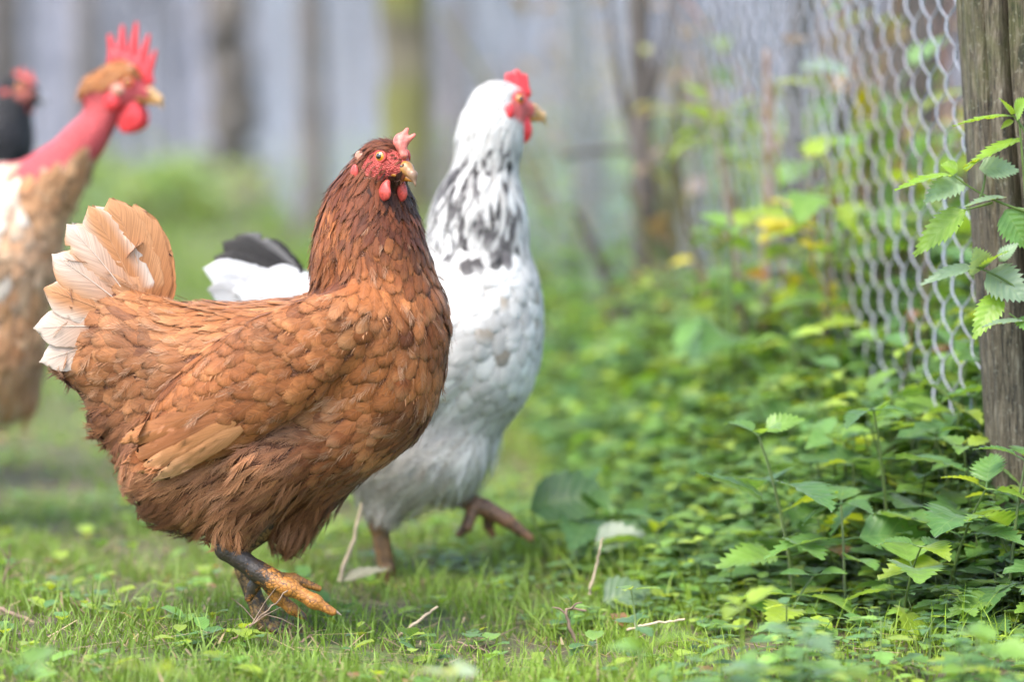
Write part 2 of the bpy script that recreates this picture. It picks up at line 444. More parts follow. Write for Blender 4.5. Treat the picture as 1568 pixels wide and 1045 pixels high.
def make_hen(sp):
    D = sp['D']; S = D / FPX; rng = np.random.default_rng(sp['seed'])
    bx, _ = sp['base']; loc = PX(bx, 500, D); loc[2] = 0.0
    root = bpy.data.objects.new('hen', None); COL.objects.link(root); root.location = loc
    tag(root, sp['label'], 'hen', 'hens walking in the yard')
    def Lp(px, py, ypx=0.0):
        p = PX(px, py, D) - loc; p[1] += ypx * S; return p
    body = Body(); wingb = Body()
    for pr in sp['prims']:
        if pr[0] == 'E':
            _, cx, cy, rx, ry, rz, ang = pr[:7]; yy = pr[7] if len(pr) > 7 else 0; k = pr[8] if len(pr) > 8 else 40
            a = RAD(ang); R = np.array([[math.cos(a), 0, math.sin(a)], [0, 1, 0], [-math.sin(a), 0, math.cos(a)]])
            body.ell(Lp(cx, cy, yy), (rx * S, rz * S, ry * S), R, k * S)
            if len(pr) > 9: wingb.ell(Lp(cx, cy, yy), (rx * S, rz * S, ry * S), R, .001)
        else:
            _, x1, y1, x2, y2, r1, r2 = pr[:7]; ya, yb, ys, k = (list(pr[7:]) + [0, 0, 1.0, 40][len(pr) - 7:])
            body.cone(Lp(x1, y1, ya), Lp(x2, y2, yb), r1 * S, r2 * S, ys, k * S)
    # head frame: forward, left, up
    hd = sp['head']; hc = Lp(*hd['c'], hd.get('y', 0)); yaw, pit = RAD(hd['yaw']), RAD(hd.get('pitch', 0)); hs = hd.get('s', 1.0) / 1000
    f = np.array([math.cos(yaw) * math.cos(pit), math.sin(yaw) * math.cos(pit), -math.sin(pit)])
    l = np.array([-math.sin(yaw), math.cos(yaw), 0.0]); u = np.cross(f, l); HR = np.stack([f, l, u], 1)
    H = lambda x, y, z: hc + HR @ (np.array([x, y, z], float) * hs)
    toH = lambda P: (P - hc) @ HR / hs
    body.ell(hc, np.array((23, 16, 17)) * hs, HR, .012)
    body.cone(H(6, 0, -2), H(25, 0, -5), 13.5 * hs, 7.5 * hs, .9, .008)
    body.cone(H(4, -5, -9), H(8, 5, -9), 11 * hs, 11 * hs, 1, .008)
    body.cone(H(-4, -9.5, 8), H(12, -8, 9.5), 5.5 * hs, 4 * hs, 1, .006); body.cone(H(-4, 9.5, 8), H(12, 8, 9.5), 5.5 * hs, 4 * hs, 1, .006)
    def face(P):
        q = toH(P); e = ((q[:, 0] - hd.get('fx', 12)) / hd.get('frx', 18)) ** 2 + ((q[:, 2] + 1) / hd.get('frz', 14)) ** 2
        m = np.clip((1.15 - e) * 4, 0, 1) * (np.abs(q[:, 1]) < 30) * (q[:, 0] > -12)
        crown = (q[:, 2] > 11) & (np.abs(q[:, 1]) < 9) & (q[:, 0] < 18)
        return np.where(crown, 0, m)
    def snap(x, y, z, sink):
        p = H(x, y, z); o = nrm(HR @ np.array([0, y, 0.0])); q = p + o * .04
        for _ in range(50):
            d = float(body(q[None])[0])
            if d < 1e-4: break
            q = q - o * max(d * .8, 5e-5)
        return q - o * sink
    skincol = np.array(hd.get('skin', (.5, .10, .08)))
    under = np.array(sp['under'])
    naked = sp.get('naked', lambda pp: np.zeros(len(pp)))
    def pxof(P):   # photo-plane position of local points (side view)
        w = P + loc; dx = w[:, 0] / D * FPX + 784
        sp_, cp_ = math.sin(PITCH), math.cos(PITCH); zz = w[:, 2] - CAM_H
        cy = (zz / D * cp_ + sp_) / (cp_ - zz / D * sp_); return np.stack([dx, 522.5 - cy * FPX], 1)
    V, Q = body.surface(sp.get('h', .0034))
    m = np.maximum(face(V), naked(pxof(V)))[:, None]
    link('body', np_mesh('body', V, Q, None, True, {'Col': under * (1 - m) + skincol * m}), M_SKIN, root)
    # ---- plumage
    ctl = sp['flow']; cp = np.array([c[:2] for c in ctl], float); cd = nrm(np.array([c[2:4] for c in ctl], float))
    cl = np.array([c[4:6] for c in ctl], float); parts = sorted(set(c[7] for c in ctl))
    P = sample_surface(V, Q, sp['n'], rng)
    xy = pxof(P)
    dist = np.linalg.norm(xy[:, None] - cp[None], axis=-1) + 1e-3; near = np.argmin(dist + rng.normal(0, 6, dist.shape), 1)
    if wingb.pr:
        onw = np.abs(wingb(P)) < 5 * S
        cw = np.array([c[7] == 'wing_coverts' for c in ctl])
        dist = dist + np.where(onw[:, None] != cw[None], 1e4, 0); near = np.argmin(dist + rng.normal(0, 6, dist.shape), 1)
    wgt = dist ** -3.0; wgt /= wgt.sum(1, keepdims=True)
    dr = nrm(wgt @ cd); LW = wgt @ cl
    ok = (face(P) < rng.random(len(P)) * sp.get('bristle', .9)) & (naked(xy) < .5)
    if 'clip' in sp: ok &= sp['clip'](xy, P)
    P, xy, near, dr, LW = P[ok], xy[ok], near[ok], dr[ok], LW[ok]
    fc = face(P)[:, None]; LW = LW * (1 - .62 * fc)
    spac = np.array([c[9] if len(c) > 9 else (.26 if c[6] == 'fluff' else .40) for c in ctl])[near]
    keep = poisson(P, LW[:, 1] * S * spac * 1.15 + LW[:, 0] * S * .07, rng)
    P, xy, near, dr, LW = P[keep], xy[keep], near[keep], dr[keep], LW[keep]
    Nn = body.grad(P); T = np.stack([dr[:, 0], np.zeros(len(P)), -dr[:, 1]], -1)
    T += rng.normal(0, sp.get('mess', .13), T.shape)
    q_ = xy / 34.0; rf = np.sin(q_[:, 0] * 1.3 + 1.7 * np.sin(q_[:, 1] * .9)) + np.sin(q_[:, 1] * 1.6 + 1.3 * np.sin(q_[:, 0] * 1.1 + 2))
    bt = np.cross(Nn, T); T = T + bt * (rf * sp.get('ruffle', .16))[:, None]
    # front of the breast: feathers lie outward-and-down on both flanks
    T[:, 1] += Nn[:, 1] * .15
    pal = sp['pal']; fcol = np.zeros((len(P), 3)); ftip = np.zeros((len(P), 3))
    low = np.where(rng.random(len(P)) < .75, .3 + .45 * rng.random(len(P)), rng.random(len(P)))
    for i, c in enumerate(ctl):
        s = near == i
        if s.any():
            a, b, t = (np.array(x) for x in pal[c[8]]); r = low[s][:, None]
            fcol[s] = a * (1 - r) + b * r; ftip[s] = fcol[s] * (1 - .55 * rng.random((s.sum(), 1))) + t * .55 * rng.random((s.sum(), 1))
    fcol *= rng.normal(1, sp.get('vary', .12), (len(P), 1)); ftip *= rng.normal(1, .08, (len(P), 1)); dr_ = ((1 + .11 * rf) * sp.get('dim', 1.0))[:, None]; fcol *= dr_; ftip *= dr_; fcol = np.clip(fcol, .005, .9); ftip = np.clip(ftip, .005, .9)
    if 'paint' in sp: fcol, ftip = sp['paint'](xy, P, fcol, ftip, rng)
    typ = np.array([c[6] for c in ctl])[near]; prt = np.array([c[7] for c in ctl])[near]
    Ls = LW[:, 0] * S * rng.normal(1, .12, len(P)); Ws = LW[:, 1] * S * rng.normal(1, .12, len(P))
    for pn in parts:
        g = Geo()
        for ty in ('round', 'lance', 'fluff'):
            s = (prt == pn) & (typ == ty)
            if not s.any(): continue
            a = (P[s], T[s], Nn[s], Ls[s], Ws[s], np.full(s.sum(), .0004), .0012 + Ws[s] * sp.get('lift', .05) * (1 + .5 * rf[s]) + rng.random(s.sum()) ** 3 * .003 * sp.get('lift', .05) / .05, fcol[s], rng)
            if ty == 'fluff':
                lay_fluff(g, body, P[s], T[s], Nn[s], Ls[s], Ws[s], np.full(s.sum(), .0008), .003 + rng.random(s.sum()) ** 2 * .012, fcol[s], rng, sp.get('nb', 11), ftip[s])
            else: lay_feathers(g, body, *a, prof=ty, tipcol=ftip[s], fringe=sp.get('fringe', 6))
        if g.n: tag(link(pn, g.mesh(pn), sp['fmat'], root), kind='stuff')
    if 'wisp' in sp:
        s = (typ == 'round') & (rng.random(len(P)) < sp['wisp'][0]); k_ = s.sum(); c_ = np.array(sp['wisp'][1]) * rng.uniform(.6, 1.15, (k_, 1))
        g = Geo(); lay_fluff(g, body, P[s], T[s] + rng.normal(0, .25, (k_, 3)), Nn[s], Ls[s] * rng.uniform(.5, .9, k_), Ws[s] * .7, np.full(k_, .003), .005 + rng.random(k_) * .006, fcol[s], rng, 8, c_)
        tag(link('loose_down', g.mesh('loose_down'), sp['fmat'], root), kind='stuff')
    # ---- wing and tail quills
    for (b0, t0, wd, y0, y1, cb, ct, ed, bow) in sp.get('tail', []):
        for sg in (-1, 1):
            if sg == 1 and y0 == 0 and y1 == 0: continue
            g = big_feather(Lp(*b0, sg * y0 * sp.get('ty', 1)), Lp(*t0, sg * y1 * sp.get('ty', 1)), wd * S, (.12, sg * 1.0, .12), cb, ct, bow * (1 if sg > 0 else -1), .0, rng=rng, edgecol=ed)
            link('tail_feather', g.mesh('tail_feather'), M_QUILL, root)
    for (b0, t0, wd, o0, o1, cb, ct, ed) in sp.get('wing', []):
        for sg in (-1, 1):
            a, b = Lp(*b0), Lp(*t0)
            pa, pb = body.side(a[0], a[2], sg), body.side(b[0], b[2], sg)
            g = Geo(); nn = body.grad(pa[None]); tt = nrm(pb - pa)[None]; Lg = np.array([np.linalg.norm(pb - pa)])
            lay_feathers(g, body, pa[None], tt, nn, Lg, np.array([wd * S]), np.array([o0 * S]), np.array([o1 * S]), np.array([cb], float), rng, 'quill', 8, 24, .10, np.array([ct], float), .03, 0)
            link('wing_feather', g.mesh('wing_feather'), M_QUILL, root)
    # ---- head furniture
    for sg in (-1, 1):
        e = link('eye', uv_sphere('eye', 5.4 * hs, 24, 14), M_IRIS, root, snap(*np.array(hd.get('eye', (10.5, 14, 4.5))) * np.array([1, sg, 1]), 2.9 * hs))
        out = nrm(HR @ np.array([.28, sg * 1.0, .06]))
        rot = Vector(out).to_track_quat('Z', 'Y').to_matrix().to_4x4()
        e.matrix_local = Matrix.Translation(e.location) @ rot
        link('pupil', uv_sphere('pupil', 2.5 * hs, 16, 10, (1, 1, .35)), M_PUPIL, e, (0, 0, 4.95 * hs))
        rv, rq = ring(5.1 * hs, 1.2 * hs)
        link('eyelid', np_mesh('eyelid', rv, rq, None, True), hd.get('lid', M_COMB), e, (0, 0, 2.6 * hs))
    up = Body().cone(H(18, 0, -3), H(29, 0, -4), 7 * hs, 5.4 * hs, .85, .004).cone(H(29, 0, -4), H(38, 0, -8), 5.4 * hs, 3.2 * hs, .8, .004).cone(H(38, 0, -8), H(42.5, 0, -16.5), 3.2 * hs, .7 * hs, .8, .004)
    lo = Body().cone(H(14, 0, -9.5), H(27, 0, -10.2), 5.4 * hs, 3.9 * hs, .95, .003).cone(H(27, 0, -10.2), H(37, 0, -12.5), 3.9 * hs, 1.5 * hs, .9, .003)
    for sg in (-1, 1): lo.cone(H(12, sg * 10, -9.5), H(22, sg * 6, -9.6), 1.3 * hs, 1.9 * hs, 1, .004)
    bc = hd.get('beak', ((.60, .36, .12), (.50, .36, .29)))
    def bcol(V):
        t = np.clip((toH(V)[:, 0] - 27) / 13, 0, 1)[:, None]; return np.array(bc[0]) * (1 - t) + np.array(bc[1]) * t
    bo = sdf_obj('beak', up, .0009 * max(1, hd.get('s', 1)), M_BEAK, root, bcol)
    sdf_obj('lower_mandible', lo, .0009, M_BEAK, bo, np.array(bc[0]) * np.array((1, .85, .6)))
    for sg in (-1, 1):
        link('nostril', uv_sphere('nostril', 1.3 * hs, 10, 6, (1.8, .5, .6)), M_PUPIL, bo, H(29.5, sg * 5.0, -1.6))
    cb = Body()
    for (a, b, ra, rb) in hd['comb']: cb.cone(H(*a), H(*b), ra * hs * hd.get('cw', 1), rb * hs * hd.get('cw', 1), hd.get('cy', 1.0), .0035)
    sdf_obj('comb', cb, .0011, hd.get('combmat', M_COMB), root)
    for (c, r, tilt) in hd['wattle']:
        w = Body().ell(H(*c), np.array(r) * hs, HR, .003).cone(H(c[0], c[1] * .8, c[2] + r[2] * 1.15), H(*c), 2.4 * hs, r[1] * 1.0 * hs, 1, .005).ell(H(c[0] - r[0] * .3, c[1], c[2] - r[2] * .35), np.array(r) * hs * .75, HR, .002).ell(H(c[0] + r[0] * .4, c[1], c[2] - r[2] * .1), np.array(r) * hs * .7, HR, .002)
        sdf_obj('wattle', w, .0011, hd.get('wmat', hd.get('combmat', M_COMB)), root)
    for (c, r, mm) in hd.get('lobe', []):
        sdf_obj('earlobe', Body().ell(snap(*c, -.2 * hs), np.array(r) * hs, HR, .003), .0011, mm, root)
    # ---- legs
    for lg in sp['legs']:
        b = Body()
        for (x1, y1, x2, y2, r1, r2, ya, yb) in lg['seg']: b.cone(Lp(x1, y1, ya), Lp(x2, y2, yb), r1 * S, r2 * S, 1, 3.5 * S)
        lc, mudf = np.array(lg['col']), lg['mud']
        o = sdf_obj('leg', b, lg.get('h', .0012), M_LEG, root, lc, lambda V: np.stack([mudf(pxof(V)), np.zeros(len(V)), np.zeros(len(V))], -1))
        for (x1, y1, xm, ym, x2, y2, r, y_, mm) in lg['claw']:
            pts = bez([Lp(x1, y1, y_), Lp(xm, ym, y_), Lp(x2, y2, y_)], 8)
            tv, tq = tube(pts, np.linspace(r * S, .0002, 8), 8); link('claw', np_mesh('claw', tv, tq), mm, o)
    return root, Lp, body
def uv_sphere(name, r, nu=16, nv=10, sc=(1, 1, 1)):
    a = np.linspace(0, 2 * math.pi, nu, endpoint=False); b = np.linspace(.001, math.pi - .001, nv + 1)
    bb, aa = np.meshgrid(b, a, indexing='ij')
    V = np.stack([np.sin(bb) * np.cos(aa), np.sin(bb) * np.sin(aa), np.cos(bb)], -1).reshape(-1, 3) * r * np.array(sc)
    i = np.arange(nv)[:, None] * nu; j = np.arange(nu)[None]; k = (j + 1) % nu
    return np_mesh(name, V, np.stack([i + j, i + nu + j, i + nu + k, i + k], -1).reshape(-1, 4))
def ring(R, r, n=22, m=8):
    a = np.linspace(0, 2 * math.pi, n, endpoint=False); b = np.linspace(0, 2 * math.pi, m, endpoint=False)
    aa, bb = np.meshgrid(a, b, indexing='ij')
    V = np.stack([(R + r * np.cos(bb)) * np.cos(aa), (R * .88 + r * np.cos(bb)) * np.sin(aa), r * np.sin(bb)], -1).reshape(-1, 3)
    i = np.arange(n)[:, None]; j = np.arange(m)[None]
    return V, np.stack([i * m + j, ((i + 1) % n) * m + j, ((i + 1) % n) * m + (j + 1) % m, i * m + (j + 1) % m], -1).reshape(-1, 4)
def pxmask(line):   # helper: nothing
    return line

PAL_B = {
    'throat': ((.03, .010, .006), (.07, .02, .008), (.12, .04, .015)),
    'head': ((.115, .028, .010), (.21, .055, .017), (.34, .115, .035)),
    'hackle': ((.10, .024, .008), (.36, .115, .032), (.52, .215, .07)),
    'breast': ((.24, .066, .017), (.45, .160, .046), (.66, .34, .16)),
    'back': ((.30, .098, .028), (.48, .195, .068), (.66, .36, .18)),
    'wing': ((.26, .080, .022), (.42, .150, .046), (.56, .27, .11)),
    'rump': ((.20, .068, .024), (.40, .165, .062), (.54, .29, .14)),
    'thigh': ((.27, .085, .028), (.47, .185, .068), (.68, .40, .22)),
    'tailc': ((.34, .13, .048), (.54, .28, .125), (.76, .56, .40)),
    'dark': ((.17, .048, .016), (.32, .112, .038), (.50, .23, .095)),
}
TB, TT, TW = (.38, .145, .05), (.52, .26, .12), (.62, .52, .43)
brown = dict(
    D=2.40, seed=3, base=(400, 960), label='brown hen with raised orange foot striding in the foreground', under=(.13, .045, .018), fmat=M_FEATHER, n=90000, nb=15, wisp=(.22, (.66, .42, .26)), ty=.8, dim=.86, bristle=1.12,
    prims=[('E', 420, 560, 245, 100, 128, -6), ('E', 572, 552, 106, 146, 122, 0), ('E', 505, 650, 130, 92, 108, -28), ('E', 305, 700, 118, 118, 112, 0, 0, 60),
           ('C', 300, 545, 195, 535, 78, 58, 0, 0, 1.15), ('C', 228, 515, 172, 430, 50, 24, 0, 0, .95), ('C', 222, 525, 138, 478, 46, 24, 0, 0, 1.1), ('C', 222, 540, 130, 545, 46, 24, 0, 0, 1.15), ('C', 230, 600, 135, 575, 62, 24), ('C', 240, 640, 180, 640, 55, 36),
           ('C', 590, 478, 566, 395, 92, 79, 0, 0, 1.05), ('C', 566, 395, 566, 325, 79, 62), ('C', 566, 325, 572, 272, 58, 36, 0, -18),
           ('C', 405, 700, 362, 808, 82, 26, -52, -50), ('C', 480, 700, 440, 815, 82, 34, 46, 46),
           ('E', 400, 572, 190, 76, 30, -34, -130, 7, 1), ('E', 400, 572, 190, 76, 30, -34, 130, 7, 1), ('E', 540, 500, 70, 62, 36, -10, -100, 30), ('E', 540, 500, 70, 62, 36, -10, 100, 30)],
    head=dict(c=(590, 245), y=-30, yaw=-48, pitch=6, s=1.0, skin=(.38, .055, .042), beak=((.36, .165, .025), (.21, .125, .075)), fx=13, frx=17, frz=12.5,
              comb=[((25, 0, 7), (20, 0, 15), 3.6, 4.2), ((20, 0, 15), (17, 1, 20), 4.2, 4.4), ((18, 1, 18), (21, 5, 28), 4, 1.8), ((20, 2, 16), (27, 8, 24), 3.6, 1.6), ((14, 0, 16), (12, 2, 21), 3, 1.5)], combmat=M_COMBP,
              wattle=[((18, -12.5, -24.5), (6.6, 2.6, 7), 0), ((19, 5, -25), (6, 2.4, 7.5), 0)], wmat=M_COMB,
              lobe=[((-11, -16.5, 2), (5.5, 2.6, 5), M_LOBE), ((-8, -16.5, -11), (4.5, 2.4, 7), M_COMB), ((-11, 16.5, 2), (5.5, 2.6, 5), M_LOBE)]),
    pal=PAL_B,
    flow=[  # px, py, dx, dy, length, width, type, part, palette
        (600, 212, -.9, .25, 16, 6, 'lance', 'neck_hackle', 'head'), (560, 225, -.9, .5, 24, 8, 'lance', 'neck_hackle', 'head'), (530, 262, -.7, .8, 38, 10, 'lance', 'neck_hackle', 'head'),
        (505, 310, -.35, 1, 52, 12, 'lance', 'neck_hackle', 'hackle'), (560, 305, -.3, 1, 36, 11, 'lance', 'neck_hackle', 'head'), (618, 302, .1, 1, 22, 9, 'lance', 'neck_hackle', 'throat'), (610, 335, .1, 1, 26, 12, 'lance', 'neck_hackle', 'head'), (640, 345, .2, 1, 28, 13, 'lance', 'neck_hackle', 'head'),
        (495, 370, -.15, 1, 55, 13, 'lance', 'neck_hackle', 'hackle'), (540, 370, -.25, 1, 46, 14, 'lance', 'neck_hackle', 'hackle'), (600, 380, .05, 1, 32, 16, 'round', 'neck_hackle', 'hackle'), (645, 395, .25, 1, 36, 18, 'round', 'neck_hackle', 'hackle'),
        (500, 405, -.3, 1, 50, 15, 'lance', 'neck_hackle', 'hackle'),
        (575, 430, -.3, 1, 50, 25, 'round', 'breast_plumage', 'breast'), (635, 450, .1, 1, 52, 25, 'round', 'breast_plumage', 'breast'), (670, 480, .1, 1, 52, 25, 'round', 'breast_plumage', 'hackle'),
        (540, 480, -.6, .8, 42, 32, 'round', 'breast_plumage', 'back'), (600, 510, -.25, 1, 42, 30, 'round', 'breast_plumage', 'breast'), (660, 560, -.05, 1, 50, 28, 'round', 'breast_plumage', 'breast'),
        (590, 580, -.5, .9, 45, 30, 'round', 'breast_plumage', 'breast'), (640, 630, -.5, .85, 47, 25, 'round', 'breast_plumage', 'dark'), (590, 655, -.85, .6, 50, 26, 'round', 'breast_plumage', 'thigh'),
        (500, 560, -1, .2, 61, 32, 'round', 'breast_plumage', 'breast'), (520, 620, -1, .3, 61, 30, 'round', 'breast_plumage', 'thigh'), (455, 600, -1, .3, 58, 30, 'fluff', 'breast_plumage', 'breast'), (440, 640, -1, .45, 58, 26, 'fluff', 'breast_plumage', 'thigh'),
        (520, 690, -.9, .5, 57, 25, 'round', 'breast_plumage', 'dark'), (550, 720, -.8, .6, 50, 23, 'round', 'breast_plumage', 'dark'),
        (470, 455, -1, .35, 45, 21, 'round', 'back_plumage', 'back'), (420, 470, -1, .35, 42, 18, 'lance', 'back_plumage', 'back'), (340, 485, -1, .12, 46, 17, 'lance', 'back_plumage', 'back'), (290, 490, -1, -.05, 57, 19, 'round', 'back_plumage', 'back'),
        (470, 510, -.95, .4, 38, 28, 'round', 'wing_coverts', 'wing'), (400, 530, -.9, .5, 40, 26, 'round', 'wing_coverts', 'wing'), (340, 560, -.88, .55, 45, 25, 'round', 'wing_coverts', 'wing'),
        (420, 580, -.95, .4, 47, 30, 'round', 'wing_coverts', 'wing'), (340, 620, -.9, .55, 57, 28, 'round', 'wing_coverts', 'wing'), (280, 620, -.75, .75, 61, 25, 'round', 'wing_coverts', 'wing'),
        (240, 480, -.75, -.55, 50, 20, 'lance', 'tail_coverts', 'back'), (200, 500, -.85, -.4, 56, 24, 'round', 'tail_coverts', 'rump'), (190, 445, -.5, -.85, 70, 30, 'round', 'tail_coverts', 'tailc'), (155, 410, -.5, -.85, 76, 34, 'round', 'tail_coverts', 'tailc'), (222, 430, -.25, -.95, 70, 28, 'round', 'tail_coverts', 'tailc'), (120, 465, -.85, -.5, 72, 32, 'round', 'tail_coverts', 'tailc'), (150, 490, -.9, -.35, 66, 28, 'round', 'tail_coverts', 'rump'), (105, 540, -1, .05, 66, 30, 'round', 'tail_coverts', 'tailc'),
        (250, 535, -.95, .15, 44, 24, 'round', 'tail_coverts', 'rump'), (180, 550, -1, .0, 52, 26, 'round', 'tail_coverts', 'rump'), (150, 580, -1, .2, 52, 26, 'round', 'tail_coverts', 'rump'), (220, 600, -.85, .5, 44, 25, 'round', 'tail_coverts', 'rump'),
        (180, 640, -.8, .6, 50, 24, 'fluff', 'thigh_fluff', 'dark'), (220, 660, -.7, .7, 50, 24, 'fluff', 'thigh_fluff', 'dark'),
        (400, 690, -1, .35, 60, 26, 'fluff', 'thigh_fluff', 'thigh'), (320, 690, -.9, .35, 60, 26, 'fluff', 'thigh_fluff', 'thigh'), (240, 710, -.9, .3, 56, 24, 'fluff', 'thigh_fluff', 'thigh'), (195, 720, -.85, .3, 44, 20, 'fluff', 'thigh_fluff', 'thigh'),
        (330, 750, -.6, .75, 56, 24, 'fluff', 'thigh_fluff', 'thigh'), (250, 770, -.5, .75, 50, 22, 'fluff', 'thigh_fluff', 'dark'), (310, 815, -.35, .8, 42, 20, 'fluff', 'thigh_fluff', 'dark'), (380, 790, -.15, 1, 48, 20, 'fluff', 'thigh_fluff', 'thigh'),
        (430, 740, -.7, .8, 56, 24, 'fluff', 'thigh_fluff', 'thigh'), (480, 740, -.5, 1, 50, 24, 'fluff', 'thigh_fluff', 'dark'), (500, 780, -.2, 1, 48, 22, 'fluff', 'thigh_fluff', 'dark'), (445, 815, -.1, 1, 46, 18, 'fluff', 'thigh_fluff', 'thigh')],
    tail=[  # base, tip, width, y at base, y at tip, colours, edge, bow
        ((215, 510), (66, 552), 56, 30, 46, TB, TW, TW, .03), ((210, 500), (57, 500), 62, 34, 50, TB, TW, None, .03), ((210, 495), (72, 440), 64, 33, 46, TB, TT, TW, .04),
        ((212, 485), (84, 388), 66, 31, 41, TB, TW, TT, .05), ((216, 480), (106, 342), 66, 28, 35, TB, TW, TT, .06), ((220, 475), (138, 314), 66, 23, 28, TB, TT, TW, .07), ((226, 473), (170, 302), 68, 16, 20, TB, TT, TT, .10),
        ((238, 475), (206, 312), 54, 9, 12, TB, TT, None, .13), ((246, 480), (226, 332), 40, 3, 4, TB, TT, None, .16)],
    wing=[((350, 600), (226, 668), 30, 3, 10, (.30, .11, .036), (.44, .19, .07), None), ((370, 615), (222, 688), 28, 4, 13, (.28, .10, .034), (.40, .16, .06), None),
          ((375, 628), (236, 694), 28, 5, 17, (.40, .17, .062), (.56, .28, .125), None), ((385, 638), (248, 698), 27, 5, 21, (.44, .20, .08), (.62, .34, .17), None)],
    legs=[dict(col=(.44, .18, .035), mud=lambda p: np.interp(p[:, 0] + .5 * (p[:, 1] - 850), [340, 385, 412, 430, 460, 560], [.74, .68, .56, .44, .36, .22]),
               seg=[(355, 800, 352, 834, 22, 18, -50, -52), (352, 834, 398, 866, 17, 15, -52, -58), (398, 866, 424, 880, 17, 17, -58, -60),
                    (424, 880, 446, 888, 15, 13, -64, -70), (446, 888, 452, 891, 14, 14, -70, -70), (452, 891, 484, 909, 11, 10.5, -70, -72), (484, 909, 488, 911, 12, 12, -72, -72), (488, 911, 514, 926, 9.5, 6, -72, -72),
                    (414, 884, 428, 906, 13, 11, -46, -40), (428, 906, 431, 910, 12, 12, -40, -40), (431, 910, 450, 927, 9.5, 9, -40, -38), (450, 927, 467, 938, 9, 5.5, -38, -38),
                    (410, 880, 450, 886, 11, 9, -36, -10), (450, 886, 488, 902, 9, 5, -10, 0),
                    (402, 876, 392, 893, 11, 9.5, -46, -40), (392, 893, 384, 911, 9.5, 6.5, -40, -36)],
               claw=[(506, 922, 518, 925, 527, 932, 6, -68, M_CLAW), (462, 932, 470, 936, 474, 945, 5, -46, M_CLAWD), (386, 906, 382, 912, 382, 920, 4.5, -36, M_CLAWD)]),
          dict(col=(.30, .17, .06), mud=lambda p: np.full(len(p), .48), h=.0014,
               seg=[(420, 790, 362, 838, 30, 22, 46, 30), (362, 838, 372, 880, 17, 14, 30, 26), (372, 880, 398, 945, 14, 14, 26, 20), (398, 945, 402, 962, 15, 12, 20, 18), (402, 962, 450, 978, 10, 8, 18, 0), (402, 962, 470, 972, 10, 7, 18, 40), (402, 962, 440, 966, 9, 7, 18, 70), (402, 960, 370, 974, 9, 6, 18, 20)],
               claw=[])])
make_hen(brown)
# ------------------------------------------------------------------ the other hens
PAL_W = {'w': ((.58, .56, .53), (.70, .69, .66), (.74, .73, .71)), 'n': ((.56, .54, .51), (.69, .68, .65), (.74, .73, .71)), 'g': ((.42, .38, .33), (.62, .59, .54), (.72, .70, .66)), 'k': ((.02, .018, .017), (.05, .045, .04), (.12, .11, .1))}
def paint_white(xy, P, c, t, rng):
    z = np.clip(1 - np.abs((xy[:, 1] - 300) / 105) ** 2, 0, 1) * (xy[:, 0] < 790)
    d = (rng.random(len(P)) < z * .62)[:, None]
    c = np.where(d, np.array((.035, .032, .032)) * (1 + 3 * rng.random((len(P), 1))), c)
    t = np.where(d, t * .75, t)
    b = (rng.random(len(P)) < .05)[:, None] & (xy[:, 1:2] > 430)
    return np.where(b, c * np.array((.62, .55, .47)), c), t
BK, BK2, WH = (.02, .017, .015), (.05, .045, .04), (.74, .73, .72)
